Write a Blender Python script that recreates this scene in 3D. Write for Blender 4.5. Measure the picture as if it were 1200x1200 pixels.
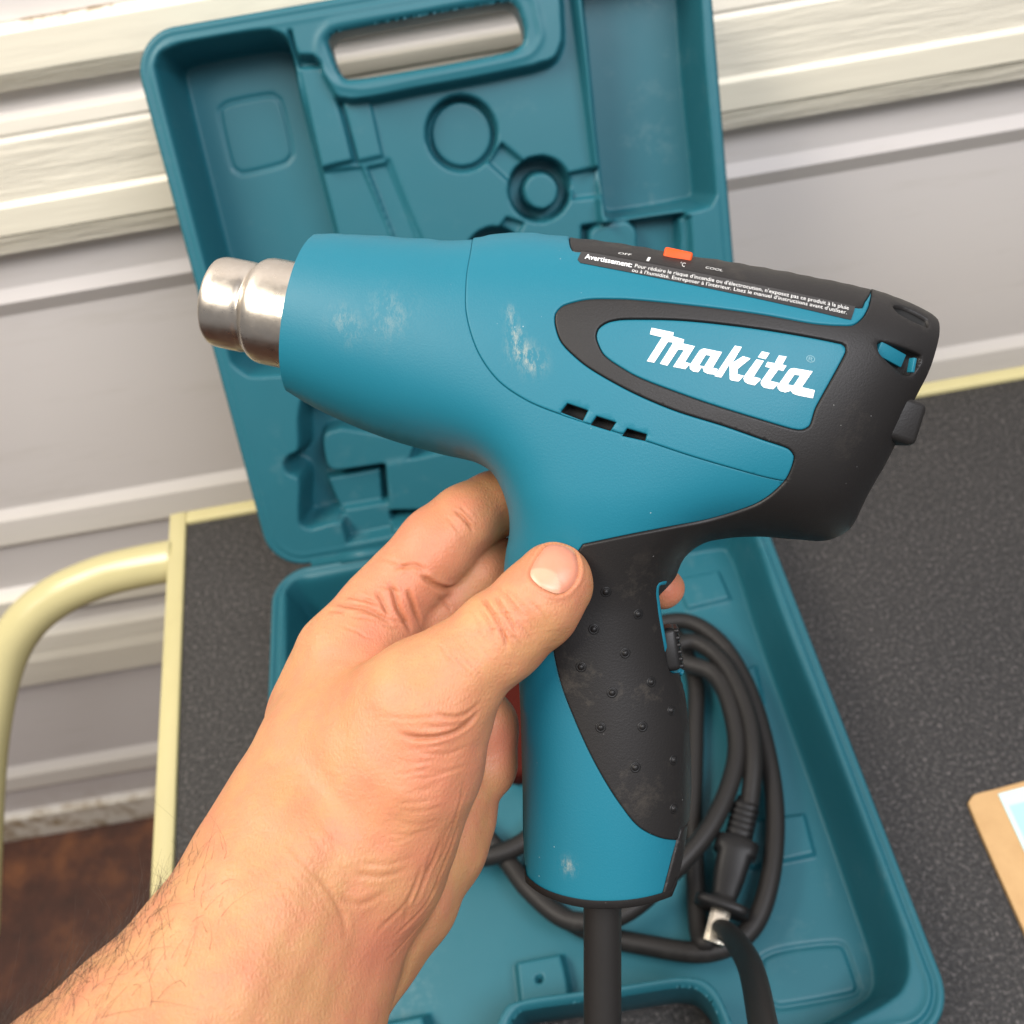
import bpy, bmesh, math, random
import numpy as np
from mathutils import Vector, Matrix
from mathutils.geometry import delaunay_2d_cdt
random.seed(7); RNG = np.random.default_rng(7)

OUTLINE = [(-76.7,84,1),(-63.1,83.8),(-44,81.4),(-28.1,79.4),(-19.1,80.5),(-11.2,82,1),(7.9,79.5),(14.5,78.5),(24.6,76.8),(31.8,75.5),(46,72.3),(60,69.7),(65.6,68.5),(83.5,64.9),(106.4,59.4),(114.2,56.1),(122.2,51.5),(124.3,48.6),(123.8,44.5),(121.9,38.4),(119.5,31.5),(116.3,24.6),(112.3,12.1),(108.8,4.6),(103.7,-4.9),(97.7,-17),(92.3,-20.1),(82.2,-20.1),(71.7,-19.3),(60,-19.9),(52.2,-21.7),(46,-26.6),(43.1,-32.6,1),(39.8,-35.8),(36.9,-38.7),(38.3,-51.9),(41.2,-64.2),(45.1,-65.8,1),(46.8,-77.5),(48,-92.7),(48.2,-103.2),(46.8,-115.3),(43.7,-129.2),(41.5,-133.9,1),(25.2,-135.2),(12.5,-135.5),(0.6,-134.6),(-5.6,-133.2,1),(-7.6,-125.7),(-8.2,-99.4),(-9.4,-67.2),(-11.8,-52.6),(-13.5,-41),(-14.4,-33),(-13.5,-24.8),(-12.3,-19),(-12.6,-11.1),(-14.7,-4.3),(-18.6,2.1),(-23.6,5.1),(-38,8.7),(-56.7,14.2),(-72.1,20.4),(-81.3,25),(-87.6,29.6,1)]
BODY_OUTLINE = [(-112.8,91),(-93.8,87.6),(-76.7,84.3),(-63.1,83.8),(-44,81.7),(-28.1,80.2),(-19.1,80.8),(-11.2,82),(7.9,79.6),(14.5,78.6),(24.6,77),(31.8,75.6),(46,72.4),(60,69.8),(65.6,68.7),(83.5,65),(106.4,59.6),(121.4,53.4),(132,46),(130.7,39.6),(126.7,30),(117.9,22.3),(113.7,12.1),(110.2,4.5),(104.5,-5.5),(98.5,-18.4),(92.3,-21.2),(82.2,-20.1),(71.7,-19.3),(60,-19.9),(52.2,-21.7),(46,-26.6),(42.9,-34.6),(41.5,-46.1),(42,-57.6),(45.1,-69),(46.8,-77.5),(48,-92.7),(48.2,-107),(47.7,-121.3),(46.8,-137.7),(45.4,-183.6),(-8.8,-187.1),(-8.5,-157.9),(-8.2,-139.1),(-7.6,-128.6),(-8.2,-99.4),(-9.4,-67.2),(-11.8,-52.6),(-13.5,-41),(-14.4,-33),(-13.5,-24.8),(-12.3,-19),(-12.6,-11.1),(-14.7,-4.3),(-18.6,2.1),(-23.6,5.1),(-38,8.7),(-56.7,14.2),(-72.1,20.4),(-87.6,27.5),(-106.4,32.3),(-123.9,35.6)]
MOTOR = [(-26,89.9,1),(-21.8,72),(-22.2,60),(-21.9,50.3),(-20.5,44.1),(-18.1,37.7),(-12,28.9),(-3.5,22.7),(7.8,17.8),(18.6,14.1),(33.1,9.6),(46,5.2),(59.2,1.3),(69.4,-1.4),(85.2,-3.9,1),(141.2,-0.6,1),(141.2,90.5,1)]
OVER = [(5.7,46.2),(5.9,48.6),(7.7,50.7),(14.2,52.6),(25,52.7),(46.1,50.4),(67.3,47.3),(83.2,44.4),(90.4,44),(94.9,44.4),(97.9,46.8),(100.4,50.5,1),(106.4,63.9,1),(149.1,70.9,1),(149.1,-66.7,1),(54.4,-68.8,1),(54.4,-128.7,1),(46.4,-119.5,1),(43.9,-117.8),(38.9,-115.9),(31.5,-111.5),(25.4,-104),(18.2,-92.5),(10.9,-77.5),(6.5,-66.1),(4,-54.4),(3.3,-44.3),(6.2,-33.1),(14,-21.6,1),(27.5,-18.7),(41,-16.1),(52.3,-14),(61.8,-11.1),(66.7,-9.1),(69.9,-7),(74.8,-1.7),(76.6,3.1),(76.8,5.1),(75.4,6.9),(67.1,9.9),(56.5,13.7),(40.7,18.9),(25,26.3),(13.2,34),(7.2,40.6)]
LOGO = [(18.3,41.4),(18.9,43.5),(21.7,45.5),(25,46.2),(40.8,45.9),(67.2,42.7),(89.3,38.7),(91.9,37.9),(92.1,36.1),(82.8,18.7),(81.1,13.7),(79.1,12.7),(76.6,12.9),(67,15.7),(46,22.7),(28.1,30.3),(20.1,36.4)]
STRIP = [(7.9,84.2,1),(9.6,72.4),(10.6,69.7),(15.6,69),(34.1,64.6),(57.2,59.1),(77.6,54.3),(95.6,50.2),(98.3,50.1),(99.6,52.3),(102.3,55.7,1),(109.4,66.6,1)]
VENTS = [[(7.5,18.6,1),(9.6,21.2,1),(15.8,19,1),(14.2,15.9,1)],[(16.6,14.6,1),(18.4,17.2,1),(24.2,15.3,1),(22.5,12.7,1)],[(26,11.2,1),(27.6,13.4,1),(33.4,11.6,1),(32.9,9.6,1)]]
REAR_SLOT = [(102.1,39.1,0),(105.4,39),(116.5,35.9),(116.2,34.1),(113,30),(110.5,30),(105.2,33.2),(102.2,36.4)]
REAR_NOTCH = [(108.8,51.3),(111.9,51.6),(120.1,47.6),(119.9,45.5),(116.3,46.2),(110,49.2)]
TRIGGER_LIP = [(39.5,-34.1),(37.2,-34.4),(36.7,-36.7),(37.3,-42.3),(38.7,-50.9),(40.8,-60.4),(41.9,-63.1),(46,-65.8)]
LABEL = [(13.3,69,1),(95.9,50.2,1),(94,45.8,1),(92.4,46,1),(13.2,64.7,1),(12.3,65.9,1)]
DOTS = [(20.9,-36.4),(30.7,-43.8),(17.1,-48.4),(26.7,-56.1),(13.1,-60.5),(34.8,-65.8),(22.7,-68.5),(19.2,-79.5),(32.1,-79.5),(41.2,-75.5),(29.9,-92.2),(41.9,-91.2),(41.9,-106.7)]
TXT0 = [(14.4,66.2),(28.8,62.8),(14.7,68)]
TXT1 = [(29.7,62.8),(93.6,48.9),(30,64.1)]
TXT2 = [(28.8,61.3),(92.8,47.4),(29.1,62.5)]
REGM = [(80,32.9),(82.6,32.4),(80.3,34.9)]
MK0 = [(24.6,68.4),(28.6,67.7),(24.9,69.2)]
MK1 = [(33.3,65.7),(34.1,65.5),(34,67.4)]
MK2 = [(43.5,63.9),(45,63.5),(44,65.6)]
MK3 = [(51.3,63.1),(56.5,62),(51.7,64)]
LETTERS = [[(34.8,43.49,1),(41.3,41.99,1),(41.11,40.82,1),(44.39,39.78,1),(44.08,38.57,1),(47.52,37.69,1),(44.61,32.97,1),(46.24,32.56,1),(44.68,30.9,1),(41.16,31.66,1),(44.19,36.29,1),(44.07,36.68,1),(42.61,36.83,1),(39.45,32.02,1),(37.26,32.62,1),(41.1,38.67,1),(40.98,39.01,1),(39.59,39.16,1),(35.54,32.99,1),(33.39,33.46,1),(37.9,40.61,1),(34.29,41.59,1)],[(50.28,37,1),(55.48,35.83,1),(52.76,31.2,1),(54.25,30.77,1),(53.37,29.15,1),(51.25,29.43,1),(50.2,30,1),(49.95,30.98,1),(49.5,31.34,1),(48.49,29.92,1),(46.99,30.17,1),(46.11,30.95,1),(45.99,31.98,1),(48.77,36.17,1),(49.4,36.76,1)],[(59.31,37.72,1),(61.3,37.31,1),(58.51,32.59,1),(61.65,34.53,1),(63.82,33.82,1),(60.05,30.79,1),(59.92,29.18,1),(61.87,28.73,1),(60.29,27.04,1),(58.12,27.42,1),(57.74,27.75,1),(57.71,31.45,1),(57.51,31.96,1),(55.25,28.26,1),(53.25,28.69,1)],[(65.56,33.55,1),(67.68,33.1,1),(64.68,28.38,1),(66.6,27.88,1),(66.68,27.42,1),(64.93,25.84,1),(62.98,26.36,1),(62.11,26.95,1),(61.74,27.84,1),(61.99,28.6,1)],[(67.17,35.92,1),(69.41,35.4,1),(68.21,33.61,1),(65.97,34.19,1)],[(72.15,34.67,1),(74.4,34.33,1),(73.07,31.97,1),(74.3,31.59,1),(73.28,30.06,1),(71.91,30.45,1),(69.47,27.15,1),(72.09,26.46,1),(71.46,25.75,1),(70.34,24.69,1),(67.72,25.14,1),(66.97,25.9,1),(66.77,26.54,1),(66.97,27.17,1),(69.61,30.97,1),(68.12,31.36,1),(68.76,32.76,1),(70.88,32.36,1)],[(76.49,30.87,1),(81.97,29.93,1),(78.72,25.23,1),(82.57,24.36,1),(82,22.01,1),(77.72,22.83,1),(76.21,23.34,1),(75.59,24.22,1),(73.96,23.72,1),(72.46,24.1,1),(71.76,24.86,1),(71.66,25.62,1),(74.98,30.31,1),(75.61,30.77,1)]]
LETTER_HOLES = {1: [(50.72,35.07,1),(52.27,34.79,1),(50.25,31.54,1),(48.75,31.94,1)],6: [(76.6,28.98,1),(78.36,28.73,1),(76.34,25.69,1),(74.59,26.04,1)]}
NOZZLE_AXIS = [(-117.5,63.5,0),(-89.1,57.3,0)]
KNOB = [(112.3,16.8,12)]
FOOT_STRIP = [(44.6,-114,1),(50.2,-113.8,1),(50.2,-143.2,1),(37.5,-143.9,1),(38.6,-134.3,1),(42.3,-121.2,1)]
SLIDER = [(39.1,68.9),(40.2,69.7),(46,68.4),(47.9,66.7),(45,66.5),(39.6,67.8)]
DUST = [(-8,49.8),(-6.6,43.1),(-5.3,37.8),(-0.8,33.8),(-62.5,49.3),(-59.7,46.5),(-46.9,49.9),(8.6,-124.7)]
HAND = [
 (10, [
   (12, [(-136.9, -199.9, 104.0, 36.0), (-109.8, -173.4, 92.0, 35.0), (-86.1, -144.8, 66.0, 30.0), (-72.5, -117.6, 46.0, 27.0)]),
   (14, [(-112.2, -215.8, 92.0, 36.0), (-87.6, -188.6, 80.0, 34.0), (-68.9, -161.2, 56.0, 26.0), (-60.9, -134.1, 36.0, 24.0)]),
   (12, [(-76.5, -130.8, 46.0, 26.0), (-63.4, -101.9, 28.0, 26.0), (-39.7, -78.0, 34.0, 22.0)]),
   (12, [(-76.1, -121.4, 36.0, 27.0), (-66.7, -89.8, 22.0, 25.0), (-64.5, -69.6, 10.0, 21.0)]),
   (10, [(-50.0, -117.6, 36.0, 24.0), (-39.3, -90.2, 38.0, 22.0), (-33.4, -74.4, 38.0, 19.0)]),
   (7, [(-50.6, -86.3, 34.0, 21.0), (-33.7, -67.9, 39.0, 17.0), (-25.4, -61.4, 38.0, 15.0), (-11.9, -50.4, 35.0, 14.0), (0.2, -39.4, 33.0, 13.4), (4.8, -33.5, 31.0, 12.3)]),
 ]),
 (2.2, [
   (9, [(-69.8, -83.8, 12.0, 23.0), (-66.6, -61.2, 8.0, 18.0), (-56.7, -45.0, 0.0, 15.0), (-39.2, -24.3, -6.0, 14.0), (-30.1, -15.0, -10.0, 12.6), (-19.5, -8.5, -20.0, 11.8), (-2.8, -8.5, -32.0, 11.0), (13.0, -11.7, -38.0, 9.0)]),
   (9, [(-70.2, -79.2, 6.0, 22.0), (-57.8, -62.9, -4.0, 19.0)]),
 ]),
 (1.8, [
   (6, [(-60.3, -71.6, -2.0, 18.0), (-42.6, -50.0, -12.0, 14.5), (-26.5, -35.9, -18.0, 13.0), (-15.1, -33.9, -27.0, 12.0), (16.2, -37.4, -36.0, 10.5), (40.5, -39.7, -28.0, 7.5)]),
 ]),
 (1.8, [
   (6, [(-53.7, -89.0, 0.0, 18.0), (-31.7, -78.9, -12.0, 13.0), (-24.7, -87.7, -11.0, 13.0), (-23.2, -101.1, -9.0, 12.2)]),
 ]),
 (2.5, [
   (9, [(-51.1, -80.4, -2.0, 18.0), (-35.7, -107.3, -4.0, 17.0), (-37.6, -124.8, 2.0, 17.0), (-47.1, -140.3, 12.0, 17.0), (-58.1, -152.2, 22.0, 18.0), (-67.8, -164.4, 40.0, 20.0)]),
   (9, [(-58.7, -114.7, 4.0, 24.0), (-54.9, -135.5, 18.0, 24.0), (-68.4, -153.2, 30.0, 24.0)]),
   (6, [(-26.1, -102.6, -10.0, 8.0), (-27.6, -119.6, -6.0, 8.0), (-35.0, -134.2, 0.0, 9.0)]),
 ]),
]
CREASES = [
 (0.75, 0.55, [(-18.7,-37.1,35.5),(-13.9,-39,44.8),(-10.1,-43.6,48.3),(-7.7,-48.5,49.1),(-7.2,-52,48.9)]),
 (0.6, 0.5, [(-15.8,-35.2,35.7),(-10,-38.4,45.5),(-6.4,-43.6,47.9),(-3.9,-47.6,47.8)]),
 (0.5, 0.45, [(-11.9,-34.2,40.6),(-6.6,-37.8,46.2),(-2.9,-43.1,47.5)]),
 (0.45, 0.45, [(-16.5,-40.1,44.6),(-12.6,-44.1,48.4),(-10.7,-48.9,49.7)]),
 (0.3, 0.4, [(-8.5,-34,43.4),(-4.3,-37.2,46.6),(-1.4,-41.1,47.4)]),
 (0.25, 0.4, [(-12.2,-42.2,47.5),(-8.5,-41.2,47.2),(-4.4,-42.1,47.5)]),
 (0.2, 0.4, [(-20,-40.3,42.4),(-16,-43.8,47.6),(-14.2,-48.5,49.7)]),
 (0.2, 0.4, [(-13.2,-46.5,49.2),(-10.2,-46,49.1),(-5.8,-47,48.4)]),
 (0.8, 0.7, [(-38.2,-74.3,59.4),(-33.8,-75.4,59.3),(-28.3,-76,58.1),(-21.6,-74.7,54.7),(-17.5,-72.4,51.2),(-15.2,-69,49.2)]),
 (0.45, 0.6, [(-27.9,-68.8,57.9),(-22.2,-70.4,55.3),(-18.3,-69.9,52.2),(-14.3,-66.6,48.8)]),
 (0.3, 0.6, [(-31.4,-71.8,59),(-25.6,-73,57.2),(-18.9,-72.3,52.7),(-15.7,-69.9,49.6)]),
 (0.25, 0.6, [(-33.7,-79,59.5),(-24.6,-81.1,55.9),(-18.1,-79.3,50.2)]),
 (0.15, 0.6, [(-36,-84.2,60.4),(-24.6,-86,55.8),(-17.9,-84.8,48.4)]),
 (0.15, 0.6, [(-44.2,-70,57.5),(-33.8,-70.3,59.2),(-24.5,-70.2,56.6)]),
 (0.28, 0.8, [(-48.7,-113.1,63.5),(-45.5,-114.4,62),(-41.1,-115.3,59.8),(-34.6,-114.5,55.9)]),
 (0.15, 0.7, [(-47.8,-110.5,62.6),(-41.1,-111.9,59.8),(-32.2,-111,55.1)]),
 (0.25, 0.9, [(-53.2,-117.3,67.3),(-49.5,-121.1,65.1),(-45.4,-122,62.2),(-39.6,-119.3,58.6)]),
 (0.2, 0.9, [(-58,-112,69.2),(-53.6,-118.3,67.8),(-50.9,-124.5,66.8),(-49.9,-131.5,66.9)]),
 (0.12, 0.8, [(-68.4,-101.2,67.6),(-62.7,-107.4,69.7),(-56.9,-113.3,68.9),(-52,-118.7,66.6)]),
 (0.1, 0.8, [(-64.6,-98.5,64.5),(-57.7,-106,66.3),(-52,-111.7,65),(-47.6,-115.1,63.2)]),
 (0.1, 0.7, [(-61.7,-96.7,62),(-53.7,-104.4,63.5),(-45.6,-109.5,61.6)]),
 (0.6, 0.8, [(-72.3,-42.4,10.7),(-65.6,-42.9,16.3),(-58.9,-43.9,17.3),(-53.2,-46.4,16.7),(-49.3,-49.6,15.1)]),
 (0.4, 0.7, [(-66.5,-40.3,13.3),(-60,-40.6,15.5),(-54,-42.8,15.8)]),
 (0.35, 0.7, [(-71.5,-44.7,16),(-64.9,-44.9,18.5)]),
 (0.9, 0.9, [(-52,-34.5,12.4),(-50.1,-37.9,13.3),(-48.3,-43.8,13.4),(-45.7,-48.8,11.8),(-44.3,-52.7,10.4)]),
 (0.7, 0.8, [(-46,-37.4,11.8),(-44.7,-40.3,11.2),(-43.3,-45.3,9.5),(-41.7,-50.9,6.1)]),
 (0.6, 0.7, [(-56,-37.3,13.9),(-53.3,-41.7,15.2),(-51,-46.2,15.4)]),
 (0.9, 0.9, [(-41.7,-32.9,10.1),(-39.6,-34.4,9.1),(-36.4,-36.9,6.1),(-33.3,-38.2,0.7),(-30.6,-37.2,-2.5)]),
 (0.4, 0.7, [(-37.1,-40.8,4.4),(-34.9,-43.5,0.2),(-32.6,-45.9,-0.4)]),
 (0.5, 0.8, [(-50.9,-31.2,11.1),(-47.2,-30,10.7),(-43.2,-29.7,10.2),(-38.8,-32.4,8.9)]),
 (0.7, 0.6, [(-31.8,-10.5,2.6),(-29,-12.8,3.3),(-26.4,-15.7,3),(-24.5,-18.7,1.8)]),
 (0.4, 0.5, [(-29.8,-9.3,2.1),(-27,-12.2,2.7),(-24.7,-14.6,2.2)]),
 (0.25, 0.5, [(-34.2,-12.8,3.7),(-31.1,-16.3,4.7),(-28.8,-19.2,4.3)]),
 (0.3, 0.7, [(-58.3,-27.8,5.4),(-49.6,-28.9,10.2),(-43.7,-31.7,10.6)]),
 (0.35, 0.7, [(-31.3,-127.8,47.6),(-26.6,-117,45.6),(-21.9,-104.1,45.7)]),
 (0.35, 0.7, [(-35.3,-127.8,52.9),(-29.8,-116.3,51.1),(-25.4,-103.5,51.7)]),
 (0.35, 0.7, [(-39.6,-135.6,53.8),(-32.4,-128.7,48.7),(-27,-120.2,43.7)]),
 (0.3, 0.7, [(-43.6,-132,59.6),(-37.2,-126.1,55.5),(-32.2,-118.2,53)]),
 (0.25, 0.6, [(-42.1,-142.2,55.9),(-36.8,-138.8,46.4),(-30,-130.3,41.4)]),
 (0.0878635, 0.45, [(-38.3,-75.9,59.6),(-34.9,-76.8,59.5),(-31.8,-76.1,59),(-28.8,-75.4,58.3),(-25.9,-74.8,57.3)]),
 (0.156183, 0.45, [(-35.2,-79,59.8),(-31.9,-78.7,59.1),(-28.5,-78.6,58.1),(-25.4,-78.1,56.6),(-22.4,-76.9,55)]),
 (0.13673, 0.45, [(-37.6,-81.4,60.2),(-34.6,-82.5,60),(-31.8,-82.7,59.3),(-29,-82.7,58.3),(-26.3,-81.5,57)]),
 (0.0963163, 0.45, [(-39,-83.2,60.5),(-34.2,-83.5,60),(-29.8,-82.7,58.7),(-25.5,-82.4,56.5),(-21.4,-81.6,53.3)]),
 (0.188504, 0.45, [(-39.5,-85.3,60.7),(-36.2,-85.7,60.5),(-33.2,-85.5,59.9),(-30.3,-85,59),(-27.6,-83.7,57.7)]),
 (0.165658, 0.45, [(-34.9,-86.6,60.4),(-30.6,-87.2,59.2),(-26.6,-86.9,57.2),(-22.8,-86.3,54.4),(-19.3,-85.5,50.4)]),
 (0.0980918, 0.45, [(-33.7,-89.8,60.2),(-31.2,-90.3,59.4),(-28.9,-90.1,58.3),(-27,-88.8,57.3),(-24.9,-88.2,56)]),
 (0.14065, 0.45, [(-36.1,-91.3,60.7),(-33.1,-91.2,59.9),(-30.2,-90.8,58.9),(-27.4,-90.4,57.5),(-25,-88.5,56)]),
 (0.184133, 0.45, [(-39.3,-93.2,60.8),(-35.5,-94,60.2),(-31.9,-94.1,59.2),(-28.4,-93.8,57.7),(-25,-93.9,55.3)]),
 (0.192875, 0.45, [(-37.1,-96.1,60.2),(-33.4,-96.6,59.2),(-29.8,-96.9,57.7),(-26.5,-96.2,55.9),(-23.2,-95.7,53.2)]),
 (0.149596, 0.45, [(-38.3,-98.7,60),(-34.9,-100,58.9),(-31.5,-100.6,57.5),(-28.2,-100.4,55.6),(-25.1,-101,52.7)]),
 (0.0826619, 0.45, [(-37,-100.3,59.5),(-33.8,-101.3,58.3),(-30.9,-101.6,56.8),(-28.2,-100.4,55.6),(-25.5,-99.6,53.8)]),
 (0.151475, 0.45, [(-40.4,-102.8,59.9),(-37.3,-103.4,59.1),(-34.4,-104,57.9),(-31.5,-103.2,56.7),(-28.7,-103.2,54.9)]),
 (0.102487, 0.45, [(-40.5,-105.4,59.8),(-37.7,-105.6,59),(-35.2,-104.8,58.1),(-32.7,-104.4,57),(-30.3,-103.5,55.8)]),
 (0.217342, 0.38, [(-2.8,-35.9,46.5),(-0.6,-38,47.1),(1.7,-40,47.1),(3.5,-42.4,46.5),(4.9,-45.2,45.2)]),
 (0.186717, 0.38, [(-3.6,-37.6,46.8),(-2.4,-39.9,47.3),(-0.8,-41.7,47.3),(0.6,-43.7,47),(2.5,-45.4,46.1)]),
 (0.219271, 0.38, [(-4.2,-40,47.2),(-2.5,-41.3,47.4),(-1,-42.9,47.3),(-0.2,-45,46.9),(1.2,-46.7,46.1)]),
 (0.23687, 0.38, [(-5.5,-42.1,47.5),(-4.1,-44.4,47.7),(-2.1,-46.2,47.2),(-0.7,-48.6,46.3),(1,-50.8,44.5)]),
 (0.195493, 0.38, [(-10.6,-38.5,45.4),(-8.6,-40.7,47),(-6.4,-42.6,47.7),(-5,-45.2,48),(-3,-47.4,47.5)]),
 (0.329935, 0.38, [(-10.6,-41.7,47.4),(-8.2,-44,48.3),(-6.6,-47,48.7),(-4.2,-49.3,47.9),(-2.1,-52,46.4)]),
 (0.15346, 0.38, [(-13.4,-41.4,46.8),(-11.5,-43.6,48.3),(-10,-46.2,49.1),(-7.9,-48.2,49.1),(-6,-50.4,48.6)]),
 (0.100556, 0.38, [(-13.8,-44.1,48.2),(-12.5,-45.9,49.1),(-11,-47.6,49.5),(-9.5,-49.3,49.5),(-7.5,-50.6,49.1)]),
 (0.11223, 0.38, [(-18.1,-42.5,46),(-15.3,-44.4,48.1),(-13,-46.7,49.3),(-11.2,-49.3,49.8),(-9.1,-51.8,49.5)]),
 (0.196963, 0.38, [(-17.8,-45.6,48.1),(-15.5,-46.2,48.9),(-14.3,-47.7,49.5),(-13.1,-49.2,49.9),(-12.4,-51,50)]),
 (0.10293, 0.38, [(-18,-47.4,48.9),(-15.8,-49.1,49.8),(-14.2,-51.3,50.2),(-12.7,-53.6,50.1),(-11.1,-55.8,49.5)]),
 (0.173915, 0.38, [(-19.7,-48.5,49.1),(-18.5,-50.1,49.9),(-17.1,-51.5,50.3),(-15.7,-52.9,50.5),(-14.5,-54.5,50.4)]),
 (0.135301, 0.38, [(-22.2,-48.6,48.7),(-20.3,-50.8,50.2),(-18.4,-53.1,50.9),(-16.2,-55,50.9),(-14.6,-57.5,50.5)]),
 (0.187743, 0.38, [(-21.7,-52.1,50.9),(-19.1,-53.9,51.3),(-17.2,-56.2,51.4),(-15.3,-58.5,50.8),(-14.2,-61.6,49.9)]),
 (0.168048, 0.38, [(-24.3,-51.8,50.8),(-21.8,-54,51.8),(-19.9,-56.6,52.3),(-17.6,-58.9,51.8),(-15.8,-61.7,50.9)]),
 (0.185656, 0.38, [(-29,-49.9,48.3),(-26.4,-51.1,50.1),(-24.9,-53.2,51.5),(-22.8,-54.8,52.2),(-22.1,-57.4,53)]),
 (0.0318135, 0.6, [(-60.6,-111.7,70.9),(-57.1,-115.5,70),(-53.7,-119.5,68.3),(-49.9,-123.2,65.7),(-46.5,-127.4,62.9)]),
 (0.0421063, 0.6, [(-56.2,-102.7,63.8),(-54,-106.2,64.4),(-51.8,-109.7,64.4),(-49.2,-113,63.8),(-46.1,-116,62.5)]),
 (0.0550155, 0.6, [(-68.2,-106,70.9),(-64.6,-107.9,70.8),(-61.8,-110.6,71),(-59.1,-113.4,70.7),(-57.4,-117,70.8)]),
 (0.0748701, 0.6, [(-59,-109.8,68.9),(-56.3,-113.1,68.3),(-53.8,-116.8,67.6),(-51.2,-120.3,66.3),(-48.2,-123.6,64.3)]),
 (0.0592809, 0.6, [(-65.5,-109.5,72.3),(-62.7,-111.6,72.1),(-60.6,-114.2,72.1),(-58.7,-117,72),(-56.7,-119.9,71.3)]),
 (0.0408802, 0.6, [(-60.5,-106.4,68),(-56.7,-109.6,67.3),(-53,-113.1,65.9),(-49.5,-116.8,64.5),(-46.4,-121.1,62.9)]),
 (0.05995, 0.6, [(-68,-110,73.6),(-65.6,-113.6,74.8),(-63.2,-117.3,75.4),(-60.9,-121,75.5),(-58.8,-125.1,75.2)]),
 (0.0533698, 0.6, [(-59.4,-111.9,70.2),(-57.4,-115.9,70.4),(-55.3,-120,70),(-52.7,-123.9,68.4),(-49.9,-127.8,66.2)]),
 (0.0652367, 0.6, [(-58,-105,65.9),(-55.3,-107.2,65.5),(-52.6,-109.5,64.8),(-50.9,-112.6,64.6),(-49,-115.6,64)]),
 (0.0445882, 0.6, [(-65.9,-109.6,72.5),(-64.3,-112.1,73.2),(-62.4,-114.4,73.4),(-60.1,-116.3,72.7),(-58,-118.4,71.9)]),
 (0.049546, 0.6, [(-66.3,-106.9,70.9),(-64.1,-110,71.9),(-62,-113.2,72.5),(-59.6,-116.4,72.5),(-56.6,-119.3,71)]),
 (0.068621, 0.6, [(-56.3,-113.4,68.5),(-53.9,-117.3,67.8),(-52.1,-121.5,67.3),(-50.4,-125.9,66.4),(-49,-130.4,65.5)]),
 (0.0356648, 0.6, [(-69.3,-109.7,73.8),(-65.1,-112.8,74),(-61.3,-116.4,73.7),(-57.6,-120.2,72.3),(-54.1,-124.2,70.1)]),
 (0.0627686, 0.6, [(-71.4,-108.3,73.3),(-68.4,-111.2,74.5),(-65,-113.3,74.3),(-61.8,-115.7,73.7),(-58.6,-118,72.3)]),
 (0.146866, 0.5, [(-29.6,-117.7,50.2),(-28.3,-112.5,50.9),(-26.4,-107.9,50.6),(-24.7,-103,51.2),(-23,-98,52)]),
 (0.230881, 0.5, [(-27.6,-113.9,49.4),(-26.3,-110.1,49.4),(-25.2,-105.9,50.1),(-23.4,-102.2,50),(-22,-98.2,50.5)]),
 (0.152933, 0.5, [(-32.8,-124.8,51.4),(-31.7,-120,51.9),(-30.2,-115.5,51.9),(-29,-110.8,52.4),(-27.7,-106,52.9)]),
 (0.162498, 0.5, [(-26.7,-113.4,48.2),(-25.6,-109.4,48.6),(-24.2,-105.6,48.7),(-22.4,-102,48.6),(-20.6,-98.6,48.1)]),
 (0.130312, 0.5, [(-32.3,-122.8,51.5),(-30.8,-118.4,51.4),(-30,-113.4,52.5),(-28.3,-109.1,52.3),(-27,-104.5,52.8)]),
 (0.195046, 0.5, [(-24.3,-109.3,46.3),(-23,-104.1,47.8),(-21.7,-98.9,49.6),(-20,-94.5,49.2),(-18.9,-90,49)]),
 (0.199291, 0.5, [(-29.3,-117.8,49.8),(-27.7,-115,48.8),(-26.1,-112.1,48),(-24.8,-108.9,47.6),(-23.3,-106,46.8)]),
 (0.184901, 0.5, [(-37.1,-132.8,52.1),(-35.6,-127.3,53.6),(-34.7,-122.1,54.3),(-32.8,-117.7,53.7),(-31.2,-113,53.8)]),
 (0.180832, 0.5, [(-36.9,-132.4,52.1),(-36.3,-127.4,54.3),(-34.9,-123.8,54.1),(-33.6,-120.2,53.7),(-32.1,-116.8,53.3)]),
 (0.210958, 0.5, [(-25.9,-111.1,48.1),(-23.8,-105.7,48),(-21.9,-99.8,49.4),(-20.4,-94.1,50.1),(-19.3,-88.5,50)]),
 (0.111691, 0.5, [(-27.3,-113.6,49.1),(-26.6,-109.4,50),(-25.2,-106,49.9),(-23.4,-102.9,49.5),(-21.5,-100,48.6)]),
 (0.213565, 0.5, [(-31.8,-122.3,51.2),(-30.6,-118.1,51.3),(-28.8,-114.6,50.6),(-27.3,-110.7,50.4),(-25.8,-106.8,50.3)]),
 (0.157619, 0.45, [(-62,-45.5,18.9),(-59.5,-44.9,18),(-57.1,-45.5,17.7),(-54.7,-46,17.1),(-52.5,-47.2,16.5)]),
 (0.150282, 0.45, [(-67.5,-43.3,16.2),(-65.5,-42.7,16.1),(-63.6,-42.8,16.5),(-61.7,-43.5,17.3),(-60,-44.2,17.6)]),
 (0.293795, 0.45, [(-55.7,-36.6,13.6),(-53.3,-36.6,13.4),(-51.1,-37.4,13.4),(-49,-38,13),(-47.2,-39.7,12.6)]),
 (0.261811, 0.45, [(-64.4,-38.4,12.7),(-62.4,-39.3,14.2),(-60.3,-39.7,14.9),(-58.6,-40.7,15.6),(-57,-41.9,16.1)]),
 (0.294468, 0.45, [(-52.4,-47.3,16.5),(-50.5,-47.5,15.5),(-48.7,-48.1,14.3),(-47,-48.5,13),(-45.3,-48.9,11.3)]),
 (0.295292, 0.45, [(-66.4,-39.4,12.5),(-63,-40.5,14.9),(-59.9,-41.1,15.8)]),
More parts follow.
